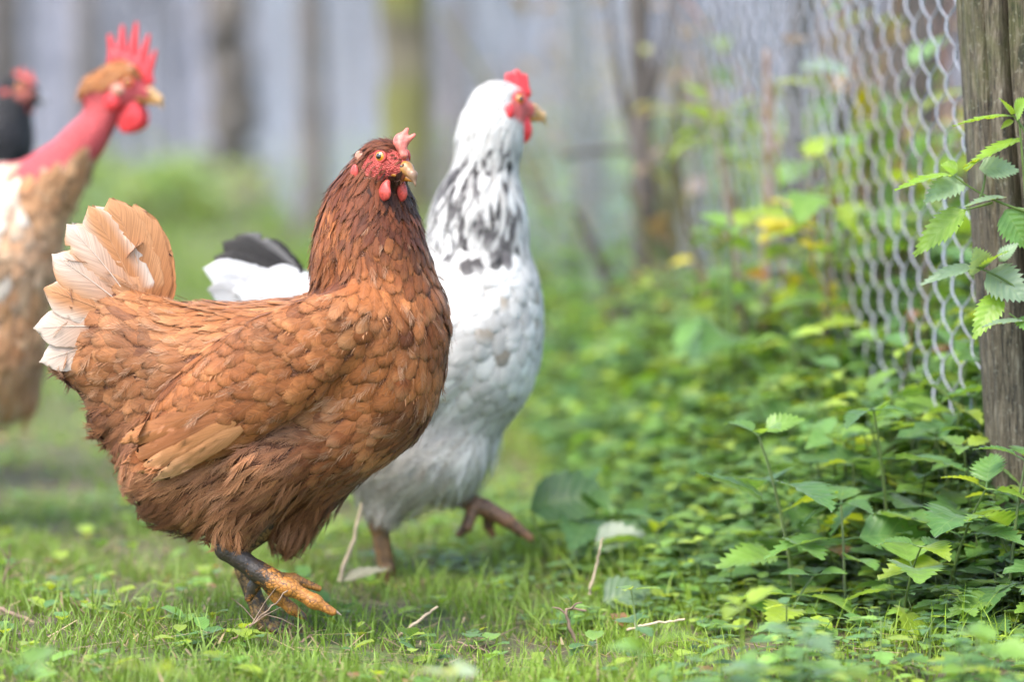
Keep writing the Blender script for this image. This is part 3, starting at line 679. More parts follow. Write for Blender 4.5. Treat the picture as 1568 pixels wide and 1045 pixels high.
white = dict(
    D=2.72, seed=5, base=(640, 890), label='white hen with black streaked neck walking behind the brown hen', under=(.55, .52, .48), fmat=M_WHITEF, n=30000, h=.0042, nb=9, fringe=3, mess=.12, lift=.02, ruffle=.08,
    prims=[('E', 590, 570, 200, 128, 128, -12), ('E', 722, 520, 108, 158, 118, 6), ('C', 735, 430, 732, 340, 78, 66), ('C', 732, 340, 752, 200, 62, 40), ('C', 752, 200, 762, 165, 40, 34), ('E', 640, 690, 116, 86, 108, -5),
           ('C', 530, 510, 440, 455, 80, 30), ('C', 610, 690, 588, 775, 66, 26, -36, -38), ('C', 690, 690, 700, 750, 62, 24, 36, 36),
           ('E', 590, 575, 165, 66, 20, -28, -118, 20, 1), ('E', 590, 575, 165, 66, 20, -28, 118, 20, 1)],
    head=dict(c=(768, 158), y=6, yaw=16, pitch=4, s=1.08, skin=(.55, .10, .09), beak=((.46, .27, .11), (.48, .32, .16)), cw=1.2, cy=.6, fx=16, frx=15, frz=15, lid=M_RED, combmat=M_RED,
              comb=[((22, 0, 10), (4, 0, 16), 3.5, 3), ((20, 0, 12), (19, 0, 24), 4.5, 3), ((14, 0, 14), (12, 0, 27), 4.8, 3.2), ((8, 0, 15), (5, 0, 24), 4, 3)],
              wattle=[((20, -7, -22), (7, 3, 12), 0), ((20, 7, -22), (7, 3, 12), 0)], lobe=[((0, -15, -8), (5, 3, 7), M_RED)]),
    pal=PAL_W, paint=paint_white,
    flow=[(745, 150, -.7, .7, 26, 10, 'lance', 'neck_hackle', 'n'), (725, 210, -.3, 1, 44, 8, 'lance', 'neck_hackle', 'n'), (780, 230, 0, 1, 36, 13, 'lance', 'neck_hackle', 'n'), (690, 300, -.35, 1, 58, 11, 'lance', 'neck_hackle', 'n'), (750, 300, -.1, 1, 56, 11, 'lance', 'neck_hackle', 'n'), (795, 310, .1, 1, 48, 12, 'lance', 'neck_hackle', 'n'), (670, 370, -.4, 1, 56, 12, 'lance', 'neck_hackle', 'n'),
          (740, 400, 0, 1, 44, 28, 'round', 'breast_plumage', 'w'), (800, 430, .1, 1, 44, 28, 'round', 'breast_plumage', 'w'), (740, 500, -.2, 1, 46, 32, 'round', 'breast_plumage', 'w'), (815, 520, -.2, 1, 46, 30, 'round', 'breast_plumage', 'w'), (770, 590, -.6, .8, 46, 30, 'round', 'breast_plumage', 'w'),
          (640, 450, -1, .3, 46, 26, 'round', 'back_plumage', 'w'), (520, 470, -1, .05, 52, 24, 'round', 'back_plumage', 'w'), (450, 455, -1, 0, 50, 22, 'round', 'back_plumage', 'w'),
          (650, 560, -.9, .4, 48, 30, 'round', 'wing_coverts', 'w'), (560, 590, -.9, .4, 56, 30, 'round', 'wing_coverts', 'w'), (500, 640, -.9, .5, 60, 30, 'round', 'wing_coverts', 'w'),
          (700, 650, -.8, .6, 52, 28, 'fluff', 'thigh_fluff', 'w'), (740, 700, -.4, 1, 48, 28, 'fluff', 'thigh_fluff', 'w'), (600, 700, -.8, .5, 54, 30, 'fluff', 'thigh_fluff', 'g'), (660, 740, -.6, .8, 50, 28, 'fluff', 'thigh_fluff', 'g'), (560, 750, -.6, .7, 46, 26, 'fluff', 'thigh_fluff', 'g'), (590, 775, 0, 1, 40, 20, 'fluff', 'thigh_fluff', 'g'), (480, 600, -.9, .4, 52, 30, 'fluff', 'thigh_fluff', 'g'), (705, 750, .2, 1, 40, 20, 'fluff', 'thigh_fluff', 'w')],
    tail=[((455, 470), (352, 474), 48, 30, 46, BK2, BK, WH, .03), ((450, 455), (322, 440), 52, 34, 52, WH, (.3, .29, .28), WH, .03), ((450, 450), (316, 408), 48, 30, 50, (.3, .29, .28), WH, WH, .04),
          ((455, 445), (330, 392), 48, 22, 36, BK, BK2, None, .05), ((455, 442), (342, 370), 50, 18, 30, BK, BK2, None, .06), ((455, 440), (362, 360), 50, 12, 20, BK, BK2, (.2, .19, .18), .08), ((458, 440), (392, 368), 46, 6, 10, BK, BK2, None, .12), ((462, 445), (418, 392), 36, 2, 4, BK, BK2, None, .15),
          ((500, 465), (360, 440), 40, 46, 56, WH, WH, None, .03), ((500, 460), (385, 425), 40, 40, 46, WH, WH, None, .04), ((500, 455), (410, 412), 38, 26, 30, WH, WH, None, .06)],
    legs=[dict(col=(.20, .11, .05), mud=lambda p: np.full(len(p), .42), h=.0016, seg=[(588, 770, 582, 800, 22, 17, -38, -36), (582, 800, 594, 868, 14, 13, -36, -34), (594, 868, 596, 886, 15, 12, -34, -32), (596, 886, 650, 905, 11, 7, -32, -50), (596, 886, 660, 898, 11, 7, -32, -15), (596, 886, 640, 892, 10, 7, -32, 20), (596, 886, 566, 896, 9, 6, -32, -28)], claw=[]),
          dict(col=(.26, .13, .07), mud=lambda p: np.full(len(p), .42), h=.0016, seg=[(700, 740, 692, 762, 24, 17, 36, 30), (692, 762, 742, 782, 15, 14, 30, 26), (742, 782, 775, 800, 14, 12, 26, 24), (775, 800, 812, 828, 12, 6, 24, 24), (725, 780, 715, 808, 12, 9, 18, 8), (715, 808, 702, 820, 9, 5, 8, 6), (748, 790, 748, 812, 11, 8, 34, 40), (748, 812, 754, 826, 8, 5, 40, 42)],
               claw=[(808, 824, 815, 829, 820, 837, 4.5, 24, M_CLAWD)])])
make_hen(white)

PAL_N = {'b': ((.46, .22, .10), (.70, .44, .26), (.80, .66, .52)), 'l': ((.60, .42, .28), (.78, .66, .54), (.82, .76, .70)), 'cap': ((.26, .09, .025), (.40, .16, .05), (.5, .25, .09)), 'd': ((.42, .19, .08), (.62, .36, .18), (.78, .58, .40))}
def nk_naked(p):
    ax = np.array([60 - 165, 300 - 172.0]); ln = np.linalg.norm(ax); ax /= ln; q = p - np.array([165, 172.0])
    al = q @ ax / ln; c = q[:, 0] * ax[1] - q[:, 1] * ax[0]; w = 9 * np.sin(p[:, 0] * .31) + 7 * np.sin(p[:, 1] * .23 + p[:, 0] * .11)
    lim = .95 - np.clip((c + 22) / 42, 0, 1) * .58 + w * .006
    return ((al < lim) & (p[:, 1] > 122 + .25 * (215 - p[:, 0]))).astype(float)
naked = dict(
    D=3.02, seed=8, base=(-40, 830), label='buff hen with bare red neck and tall red comb at the left edge', under=(.55, .35, .22), fmat=M_FEATHER, n=22000, h=.005, nb=6, fringe=3,
    prims=[('E', -110, 440, 190, 130, 120, -28), ('E', -10, 420, 92, 170, 110, 8), ('C', 20, 350, 84, 270, 72, 40), ('C', 84, 270, 130, 215, 33, 23), ('C', 130, 215, 166, 172, 23, 21), ('C', 190, 116, 142, 136, 24, 19), ('E', -60, 560, 110, 90, 100, 0), ('C', -20, 540, -55, 645, 78, 30, -30, -30), ('C', 0, 540, 30, 610, 60, 30, -10, -10), ('C', -60, 580, -70, 660, 74, 30, 30, 30), ('C', -230, 470, -320, 400, 80, 30)],
    head=dict(c=(187, 132), yaw=-14, pitch=6, s=1.12, skin=(.50, .075, .08), beak=((.48, .27, .10), (.5, .3, .13)), cw=.98, cy=.6, fx=14, frx=19, frz=13, lid=M_RED, combmat=M_RED,
              comb=[((27, 0, 8), (20, 0, 16), 4.5, 5), ((20, 0, 16), (-12, 0, 22), 5, 5), ((14, 0, 22), (-8, 0, 27), 6, 6), ((24, 0, 13), (30, 0, 36), 5, 1.8), ((17, 0, 20), (22, 0, 50), 6, 1.8), ((8, 0, 22), (9, 0, 60), 6.5, 2), ((-2, 0, 24), (-5, 0, 56), 6.5, 2), ((-9, 0, 22), (-17, 0, 46), 6, 2)],
              wattle=[((14, -8, -27), (12, 3.5, 15), 0), ((14, 8, -27), (12, 3.5, 15), 0)], lobe=[((3, -14, -3), (7, 4, 6), M_LOBE), ((-2, -15, -15), (8, 4, 9), M_RED)]),
    pal=PAL_N, naked=nk_naked,
    flow=[(170, 115, -1, .35, 26, 11, 'lance', 'head_cap', 'cap'), (140, 130, -.8, .6, 26, 11, 'lance', 'head_cap', 'cap'), (80, 300, .1, 1, 46, 24, 'round', 'breast_plumage', 'd'), (110, 290, .2, 1, 44, 22, 'round', 'breast_plumage', 'd'), (20, 300, -.5, .9, 44, 26, 'round', 'breast_plumage', 'l'), (50, 380, -.2, 1, 48, 28, 'round', 'breast_plumage', 'b'), (0, 400, -.5, .9, 50, 30, 'round', 'breast_plumage', 'l'), (60, 480, -.4, 1, 50, 28, 'round', 'breast_plumage', 'd'), (0, 500, -.8, .6, 56, 30, 'round', 'breast_plumage', 'b'),
          (-150, 380, -1, .3, 55, 30, 'round', 'back_plumage', 'b'), (-250, 450, -1, 0, 60, 30, 'round', 'back_plumage', 'b'), (40, 570, -.2, 1, 66, 26, 'fluff', 'thigh_fluff', 'd'), (0, 600, -.3, 1, 66, 28, 'fluff', 'thigh_fluff', 'l'), (-60, 600, -.6, .8, 66, 30, 'fluff', 'thigh_fluff', 'l')],
    tail=[((-290, 430), (-400, 330), 60, 20, 30, TB, TT, None, .05), ((-290, 420), (-370, 290), 60, 10, 16, TB, TT, None, .08), ((-290, 440), (-420, 390), 60, 26, 40, TB, TW, None, .05)],
    wing=[((-70, 330), (28, 416), 16, 8, 14, (.12, .11, .12), (.05, .05, .06), None)],
    legs=[dict(col=(.5, .25, .08), mud=lambda p: np.full(len(p), .2), h=.002, seg=[(-55, 640, -65, 680, 24, 17, -30, -30), (-65, 680, -60, 815, 14, 13, -30, -30), (-60, 815, -10, 835, 12, 7, -30, -40), (-60, 815, -5, 828, 12, 7, -30, -10), (-60, 815, -90, 832, 10, 6, -30, -30)], claw=[]),
          dict(col=(.5, .25, .08), mud=lambda p: np.full(len(p), .2), h=.002, seg=[(-70, 655, -80, 690, 24, 17, 30, 30), (-80, 690, -70, 812, 14, 13, 30, 30), (-70, 812, -20, 826, 12, 7, 30, 20), (-70, 812, -15, 820, 12, 7, 30, 50), (-70, 812, -100, 826, 10, 6, 30, 30)], claw=[])])
make_hen(naked)
PAL_K = {'k': ((.012, .012, .014), (.03, .03, .034), (.06, .06, .065))}
black = dict(
    D=3.42, seed=9, base=(-120, 760), label='black hen with small red comb, only its head in view', under=(.012, .012, .013), fmat=M_FEATHER, n=12000, h=.006, nb=5, fringe=2,
    prims=[('E', -160, 400, 165, 105, 100, -12), ('C', -50, 340, 0, 220, 66, 40), ('C', 0, 220, 18, 160, 38, 30), ('C', -120, 440, -130, 560, 70, 22, -30, -30), ('C', -180, 440, -190, 560, 70, 22, 30, 30), ('C', -280, 410, -350, 340, 60, 25)],
    head=dict(c=(25, 138), yaw=-16, pitch=4, s=.98, skin=(.42, .12, .09), beak=((.10, .10, .11), (.24, .24, .26)), cw=1.1, cy=.6, fx=17, frx=11, frz=10, combmat=M_COMB,
              comb=[((22, 0, 11), (0, 0, 17), 3.5, 3), ((18, 0, 13), (18, 0, 23), 3.5, 1.8), ((9, 0, 15), (7, 0, 26), 3.5, 1.8), ((2, 0, 16), (-2, 0, 23), 3, 1.6)],
              wattle=[((14, -7, -21), (7, 3, 8), 0), ((14, 7, -21), (7, 3, 8), 0)], lobe=[((-4, -14, -4), (5, 3, 5), M_COMB)]),
    pal=PAL_K, flow=[(0, 130, -.8, .6, 24, 11, 'lance', 'neck_hackle', 'k'), (0, 220, -.4, 1, 40, 14, 'lance', 'neck_hackle', 'k'), (-60, 330, -.5, 1, 46, 24, 'round', 'breast_plumage', 'k'), (-160, 360, -1, .2, 50, 26, 'round', 'back_plumage', 'k'), (-150, 470, -.7, .7, 50, 26, 'fluff', 'thigh_fluff', 'k')],
    tail=[((-330, 370), (-420, 270), 50, 10, 20, BK, BK2, None, .06), ((-330, 370), (-440, 320), 50, 20, 30, BK, BK2, None, .06)],
    legs=[dict(col=(.10, .10, .09), mud=lambda p: np.full(len(p), .3), h=.0025, seg=[(-130, 555, -130, 735, 15, 12, -30, -30), (-130, 735, -85, 752, 12, 7, -30, -30)], claw=[]),
          dict(col=(.10, .10, .09), mud=lambda p: np.full(len(p), .3), h=.0025, seg=[(-190, 555, -190, 730, 15, 12, 30, 30), (-190, 730, -145, 745, 12, 7, 30, 30)], claw=[])])
make_hen(black)

# ------------------------------------------------------------------ ground
def gz(x, y):
    return .006 * np.sin(x * 9 + 1.3) * np.sin(y * 7 + .4) + .010 * np.sin(x * 2.1 + y * 1.7)
xs = np.concatenate([np.linspace(-70, -4, 12), np.linspace(-3.5, 3.5, 90), np.linspace(4, 70, 12)])
ys = np.concatenate([np.linspace(-6, 1.2, 10), np.linspace(1.3, 8, 120), np.linspace(8.3, 30, 40), np.linspace(35, 220, 12)])
gx, gy = np.meshgrid(xs, ys, indexing='ij'); near = np.clip((14 - np.hypot(gx, gy)) / 6, 0, 1)
gv = np.stack([gx, gy, gz(gx, gy) * near], -1).reshape(-1, 3)
i, j = np.meshgrid(np.arange(len(xs) - 1), np.arange(len(ys) - 1), indexing='ij'); a = i * len(ys) + j
gm = np_mesh('ground', gv, np.stack([a, a + len(ys), a + len(ys) + 1, a + 1], -1).reshape(-1, 4))
def soil_mat():
    m, nt, b = mat('soil'); tc = N(nt, 'TexCoord'); n1 = noise(nt, 3.0, 6, tc.outputs['Object'], .65); n2 = noise(nt, 60, 5, tc.outputs['Object'], .7)
    f = math_(nt, 'ADD', math_(nt, 'MULTIPLY', n1.outputs[0], .6), math_(nt, 'MULTIPLY', n2.outputs[0], .4))
    nt.links.new(ramp(nt, f, [(.36, (.045, .032, .02)), (.47, (.10, .085, .045)), (.56, (.085, .13, .03)), (.68, (.12, .19, .045))]), b.inputs['Base Color'])
    b.inputs['Roughness'].default_value = .95; bump(nt, b, n2.outputs[0], .8, .01); return m
link('ground', gm, soil_mat())['kind'] = 'structure'
M_GRASS = None
def blade_mat(name, rough=.45, trans=.35):
    m, nt, b = mat(name); c = attr(nt, 'Col').outputs['Color']
    nt.links.new(c, b.inputs['Base Color']); b.inputs['Roughness'].default_value = rough; b.inputs['Specular IOR Level'].default_value = .35
    t = N(nt, 'BsdfTranslucent'); nt.links.new(mixc(nt, 1.0, c, (1.25, 1.2, .6), 'MULTIPLY'), t.inputs[0])
    mx = N(nt, 'MixShader'); mx.inputs[0].default_value = trans
    nt.links.new(b.outputs[0], mx.inputs[1]); nt.links.new(t.outputs[0], mx.inputs[2]); nt.links.new(mx.outputs[0], nt.nodes['Material Output'].inputs[0])
    return m
M_GRASS = blade_mat('grass_blade')
def weed_edge(y):   # lawn ends where the weeds begin (x as a function of distance)
    return np.interp(y, [1.5, 2.25, 2.45, 2.6, 2.9, 3.4, 4.2, 6, 12], [.75, .50, .36, .20, .11, .06, .0, -.22, -1.1])
def blades(g, n, y0, y1, Lr, Wr, rng, seg=3, dead=.12):
    y = np.sqrt(rng.uniform(y0 ** 2, y1 ** 2, n)); x = rng.uniform(-1, 1, n) * (y * .19 + .22)
    patch = np.sin(x * 11 + 2 * np.sin(y * 7)) * np.sin(y * 9 + 1.7 * np.sin(x * 8)) + .5 * np.sin(x * 31 + y * 23)
    e = x - weed_edge(y)
    k = rng.random(n) < np.clip(.62 + .45 * patch, .12, 1) * np.where(e > .12, .3, 1)
    x, y, patch, e = x[k], y[k], patch[k], e[k]; n = len(x)
    z = gz(x, y)
    L = rng.lognormal(0, .38, n) * Lr * np.clip(1 + .25 * patch + np.where(e > -.12, .45, 0), .5, 2); W = Wr * rng.uniform(.6, 1.3, n)
    az = rng.uniform(0, 2 * math.pi, n); lean = np.abs(rng.normal(.35, .35, n)); curl = rng.uniform(.1, 1.1, n)
    d = np.stack([np.cos(az), np.sin(az), 0 * az], -1); s = np.stack([-np.sin(az), np.cos(az), 0 * az], -1)
    fa = rng.uniform(-.9, .9, n)[:, None]; s = s * np.cos(fa) + d * np.sin(fa)
    P = np.stack([x, y, z - .002], -1); pts = []
    ang = lean.copy(); cur = P.copy()
    right = np.clip((x + .2) / .6, 0, 1)
    c0 = np.stack([.19 + .07 * right, .30 + .09 * right, .05 + 0 * x], -1) * (1 + .3 * rng.normal(0, 1, (n, 1)) * .5) + rng.random((n, 1)) * np.array([.09, .10, .015]) * (.35 + .65 * right)[:, None]
    dd = rng.random(n) < dead * (1.5 - right)
    c0[dd] = np.array([.36, .28, .15]) * rng.uniform(.5, 1.25, (dd.sum(), 1)); L = np.where(dd, L * .9, L)
    lean = np.where(dd, lean + .6, lean); ang = lean.copy()
    for q in range(seg + 1):
        w = W * (1 - (q / seg) ** 1.6) * .5
        if q < seg: pts += [cur - s * w[:, None], cur + s * w[:, None]]
        else: pts.append(cur)
        cur = cur + (d * np.sin(ang)[:, None] + np.array([0, 0, 1.0]) * np.cos(ang)[:, None]) * (L / seg)[:, None]; ang = ang + curl / seg
    m = 2 * seg + 1; V = np.stack(pts, 1); b = np.arange(n)[:, None] * m
    Q = np.concatenate([b + np.array([[2 * q, 2 * q + 1, 2 * q + 3, 2 * q + 2]]) for q in range(seg - 1)])
    T = b + np.array([[2 * seg - 2, 2 * seg - 1, 2 * seg]])
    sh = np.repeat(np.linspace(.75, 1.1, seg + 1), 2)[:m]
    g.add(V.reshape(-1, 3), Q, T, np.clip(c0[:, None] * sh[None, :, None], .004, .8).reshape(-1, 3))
g = Geo(); r_ = np.random.default_rng(21)
blades(g, 14000, 1.55, 2.2, .022, .0020, r_)
blades(g, 60000, 2.15, 3.2, .018, .0018, r_)
blades(g, 26000, 3.1, 5.2, .022, .0030, r_)
blades(g, 22000, 5, 9.5, .04, .006, r_, 2)
blades(g, 16000, 9, 26, .07, .016, r_, 2)
tag(link('grass', g.mesh('grass', False), M_GRASS), 'short patchy lawn grass under the hens', 'grass', kind='stuff')
g = Geo()
n = 9500; y = np.sqrt(r_.uniform(1.6 ** 2, 4.2 ** 2, n)); x = r_.uniform(-1, 1, n) * (y * .19 + .15); kk = r_.random(n) < np.where(x < .1, 1, .35); x, y = x[kk], y[kk]; n = len(x)
az = r_.uniform(0, 6.283, n); L = r_.uniform(.008, .045, n); el_ = r_.uniform(-.05, .35, n)
c = np.stack([x, y, gz(x, y) + r_.uniform(.001, .014, n)], -1); d = np.stack([np.cos(az) * np.cos(el_), np.sin(az) * np.cos(el_), np.sin(el_)], -1); s = np.stack([-np.sin(az), np.cos(az), 0 * az], -1)
w = r_.uniform(.0004, .0014, n)[:, None]
V = np.stack([c - d * L[:, None] / 2 - s * w, c - d * L[:, None] / 2 + s * w, c + d * L[:, None] / 2 + s * w * .6, c + d * L[:, None] / 2 - s * w * .6], 1)
cc = np.array([.34, .27, .17]) * r_.uniform(.25, 1.5, (n, 1)) * np.array([1, .96, .9])
g.add(V.reshape(-1, 3), np.arange(n * 4).reshape(n, 4), None, np.repeat(cc, 4, 0))
tag(link('dry_litter', g.mesh('dry_litter', False), M_GRASS), 'bits of dry straw and stalk strewn through the lawn', 'litter', kind='stuff')
# ------------------------------------------------------------------ leaves and plants
def leaf_mat():
    m, nt, b = mat('leaf'); c = attr(nt, 'Col').outputs['Color']; f = attr(nt, 'fuv').outputs['Vector']
    sp = N(nt, 'SeparateXYZ'); nt.links.new(f, sp.inputs[0]); au = math_(nt, 'ABSOLUTE', sp.outputs[0])
    s = math_(nt, 'FRACT', math_(nt, 'SUBTRACT', math_(nt, 'MULTIPLY', sp.outputs[1], 7.0), math_(nt, 'MULTIPLY', au, 1.6)))
    vein = math_(nt, 'LESS_THAN', math_(nt, 'ABSOLUTE', math_(nt, 'SUBTRACT', s, .5)), .06)
    vein = math_(nt, 'MAXIMUM', vein, math_(nt, 'LESS_THAN', au, .04))
    pil = math_(nt, 'ABSOLUTE', math_(nt, 'SUBTRACT', s, .5))
    tc = N(nt, 'TexCoord'); n = noise(nt, 180, 4, tc.outputs['Object'], .6); n2 = noise(nt, 35, 3, tc.outputs['Object'], .6)
    cc = mixc(nt, 1.0, c, ramp(nt, n2.outputs[0], [(.3, (.75, .75, .7)), (.7, (1.2, 1.18, 1.1))]), 'MULTIPLY')
    cc = mixc(nt, math_(nt, 'MULTIPLY', vein, .22), cc, (.30, .42, .14))
    hole = math_(nt, 'MULTIPLY', math_(nt, 'GREATER_THAN', n.outputs[0], .69), .55)
    cc = mixc(nt, hole, cc, (.16, .12, .03))
    nt.links.new(cc, b.inputs['Base Color']); b.inputs['Roughness'].default_value = .42; b.inputs['Specular IOR Level'].default_value = .7; b.inputs['Sheen Weight'].default_value = .35; b.inputs['Sheen Roughness'].default_value = .3
    bump(nt, b, math_(nt, 'ADD', math_(nt, 'MULTIPLY', pil, -1.0), math_(nt, 'MULTIPLY', n.outputs[0], .4)), .5, .0012)
    t = N(nt, 'BsdfTranslucent'); nt.links.new(mixc(nt, 1.0, cc, (1.7, 1.45, .45), 'MULTIPLY'), t.inputs[0])
    mx = N(nt, 'MixShader'); mx.inputs[0].default_value = .42
    nt.links.new(b.outputs[0], mx.inputs[1]); nt.links.new(t.outputs[0], mx.inputs[2]); nt.links.new(mx.outputs[0], nt.nodes['Material Output'].inputs[0])
    return m
M_LEAF = leaf_mat()
def leaf_shape(L, W, rng, nv=10, nu=4, droop=.3, fold=.25, serr=.16, kind='nettle'):
    """leaf along +X, up +Z, base at origin"""
    v = np.linspace(0, 1, nv + 1); u = np.linspace(-1, 1, nu + 1); vv, uu = np.meshgrid(v, u, indexing='ij')
    if kind == 'nettle': w = np.sin(np.clip(v, 0, 1) ** .62 * math.pi) ** .9 * .98 + .03
    elif kind == 'lobed': w = np.interp(v, [0, .1, .25, .38, .5, .62, .75, .9, 1], [.1, .75, .95, .55, 1.0, .5, .55, .25, .02])
    else: w = np.sqrt(np.clip(1 - (2 * v - 1) ** 2, 0, 1)) + .02
    sr = 1 + serr * np.where(np.arange(nv + 1) % 2 == 0, -1, 1)[:, None] * (np.abs(uu) > .99)
    X = vv * L + np.abs(uu) * L * .05 * (np.abs(uu) > .99) * np.where(np.arange(nv + 1) % 2 == 0, -.4, 1)[:, None]
    Y = uu * w[:, None] * W * .5 * sr
    Z = np.abs(uu) * w[:, None] * W * .5 * fold - droop * L * vv ** 2 + rng.normal(0, .012, vv.shape) * L * .6
    X = X * (1 - .18 * droop * vv)
    i, j = np.meshgrid(np.arange(nv), np.arange(nu), indexing='ij'); a = i * (nu + 1) + j
    return np.stack([X, Y, Z], -1).reshape(-1, 3), np.stack([a, a + nu + 1, a + nu + 2, a + 1], -1).reshape(-1, 4), np.stack([uu, vv, np.full(vv.shape, rng.random())], -1).reshape(-1, 3)
def orient(az, elv, roll=0.0):
    return np.array((Matrix.Rotation(az, 3, 'Z') @ Matrix.Rotation(-elv, 3, 'Y') @ Matrix.Rotation(roll, 3, 'X')))
G1, G2, G3, YG, YL, DRY = (.085, .19, .055), (.13, .27, .06), (.18, .33, .06), (.27, .38, .04), (.56, .50, .03), (.25, .13, .06)
def leafcol(rng, yel=.15, dry=.03):
    r = rng.random()
    if r < dry: return np.array(DRY) * rng.uniform(.6, 1.4)
    if r < dry + yel: return np.array(YG) * rng.uniform(.8, 1.3)
    return np.array((G1, G2, G3)[rng.integers(0, 3)]) * rng.uniform(.8, 1.2)
def nettle_parts(h, nodes, LL, rng, lean=(0, 0), yel=.15, dry=.02, nv=10, wr=.58, up=.15, kind='nettle'):
    """list of (name, V, Q, col, fuv) for one plant standing at the origin"""
    top = np.array([lean[0], lean[1], h]); st = bez([(0, 0, -.01), (lean[0] * .2, lean[1] * .2, h * .55), top], 8)
    tv, tq = tube(st, np.linspace(.0022, .0011, 8) * (h / .2) ** .3, 5)
    out = [('stem', tv, tq, np.array((.13, .20, .05)) * rng.uniform(.8, 1.2), np.tile([.5, .5, 0], (len(tv), 1)))]
    a0 = rng.uniform(0, 6.28)
    for k in range(nodes):
        f = .28 + .72 * (k + .5 * rng.random()) / nodes if k < nodes - 1 else 1.0
        p = np.array([np.interp(f * 7, np.arange(8), st[:, q]) for q in range(3)])
        sz = LL * (.55 + .55 * math.sin(math.pi * min(1, .25 + .75 * (1 - f) + .12)))
        if k == nodes - 1: sz = LL * .62
        for sd in range(2 if k < nodes - 1 else 3):
            az = a0 + k * math.pi / 2 + sd * (math.pi if k < nodes - 1 else 2.1) + rng.normal(0, .25)
            elv = up + rng.normal(.0, .22) + (.25 if k == nodes - 1 else 0); l = sz * rng.uniform(.8, 1.2)
            V, Q, U = leaf_shape(l, l * wr * rng.uniform(.85, 1.15), rng, nv=nv, droop=rng.uniform(.1, .45), kind=kind)
            R = orient(az, elv, rng.normal(0, .25)); pet = R @ np.array([l * .22, 0, 0])
            c = leafcol(rng, yel, dry)
            V = V @ R.T + p + pet
            pv, pq = tube(np.stack([p, p + pet * .5 + [0, 0, l * .01], p + pet * 1.08]), [.0009, .0007, .0006], 4)
            out.append(('leaf', np.concatenate([V, pv]), np.concatenate([Q, pq + len(V)]), np.concatenate([np.broadcast_to(c, V.shape), np.broadcast_to(c * .9, pv.shape)]), np.concatenate([U, np.tile([.5, .5, 0], (len(pv), 1))])))
    return out
def plant_thing(name, label, base, parts, group=None, cat='plant'):
    root = bpy.data.objects.new(name, None); COL.objects.link(root); root.location = base; tag(root, label, cat, group)
    for (nm, V, Q, c, U) in parts:
        g = Geo(); g.add(V, Q, None, c, U); link(nm, g.mesh(nm), M_LEAF, root)
    return root
def gpt(px, d):  # ground point under photo column px at distance d
    x = (px - 784) / FPX * d; return np.array([x, d, float(gz(x, d))])
# weed mass below the fence: nobody could count these
r_ = np.random.default_rng(31); TPL = []
for k in range(10):
    TPL.append(nettle_parts(.16 * r_.uniform(.8, 1.2), int(r_.integers(3, 6)), .050, r_, (r_.normal(0, .02), r_.normal(0, .02)), .12, .02, nv=8, up=.05))
def scatter(g, pts, hs, rng, tpl=TPL, tint=None):
    for p, h in zip(pts, hs):
        t = tpl[rng.integers(0, len(tpl))]; a = rng.uniform(0, 6.28); sc = h / .16; s2 = sc ** .5
        R = np.array([[math.cos(a), -math.sin(a), 0], [math.sin(a), math.cos(a), 0], [0, 0, 1]]); b = rng.uniform(.75, 1.25)
        for (nm, V, Q, c, U) in t:
            g.add((V * np.array([s2, s2, sc])) @ R.T + p, Q, None, np.clip(np.broadcast_to(c, V.shape) * b * (1 if tint is None else tint), 0, .8), U)
g = Geo(); n = 2000
y = r_.uniform(2.3, 3.8, n); x = weed_edge(y) + .01 + np.abs(r_.normal(0, .28, n)); k = x < y * .19 + .35
x, y = x[k], y[k]; e = x - weed_edge(y); h = np.clip(.035 + .55 * e, .035, .22) * r_.uniform(.6, 1.25, len(x))
kk = r_.random(len(x)) < .85; x, y, h = x[kk], y[kk], h[kk]
scatter(g, np.stack([x, y, gz(x, y)], -1), h, r_)
tag(link('nettle_bed', g.mesh('nettle_bed'), M_LEAF), 'dense low bed of nettles and weeds between lawn and fence', 'weeds', kind='stuff')
g = Geo(); n = 1300
y = r_.uniform(3.3, 9, n); x = weed_edge(y) + r_.random(n) ** 1.3 * (y * .12 + .5); e = x - weed_edge(y)
scatter(g, np.stack([x, y, gz(x, y)], -1), np.clip(.07 + .6 * e, .06, .30) * r_.uniform(.6, 1.3, n), r_)
tag(link('weed_bank', g.mesh('weed_bank'), M_LEAF), 'blurred leafy green weeds along the far run of fence', 'weeds', kind='stuff')
g = Geo(); n = 420; y = r_.uniform(2.0, 3.3, n); x = weed_edge(y) + .05 - np.abs(r_.normal(0, .13, n))
scatter(g, np.stack([x, y, gz(x, y)], -1), r_.uniform(.012, .045, n) * np.clip(1.2 + (x - weed_edge(y)) * 4, .5, 1.3), r_, tint=np.array((1.15, 1.12, 1.0)))
n = 70; y = r_.uniform(1.92, 2.25, n); x = r_.uniform(.10, .44, n)
scatter(g, np.stack([x, y, gz(x, y)], -1), r_.uniform(.02, .06, n), r_, tint=np.array((1.25, 1.2, 1.3)))
tag(link('lawn_edge_weeds', g.mesh('lawn_edge_weeds'), M_LEAF), 'low bright weeds spilling from the nettle bed onto the lawn', 'weeds', kind='stuff')
# low rosettes in the lawn
g = Geo(); n = 800; y = r_.uniform(1.75, 4.5, n); x = r_.uniform(-1, 1, n) * (y * .19 + .1)
for q in range(n):
    for m_ in range(int(r_.integers(2, 5))):
        l = r_.uniform(.008, .024); V, Q, U = leaf_shape(l, l * r_.uniform(.6, .95), r_, 6, 4, .2, .2, .06, 'oval'); R = orient(r_.uniform(0, 6.28), r_.uniform(.1, .7))
        g.add(V @ R.T + [x[q], y[q], gz(x[q], y[q]) + r_.uniform(.003, .014)], Q, None, leafcol(r_, .35, .05) * 1.15, U)
tag(link('clover', g.mesh('clover'), M_LEAF), 'small round weed leaves scattered in the lawn', 'weeds', kind='stuff')

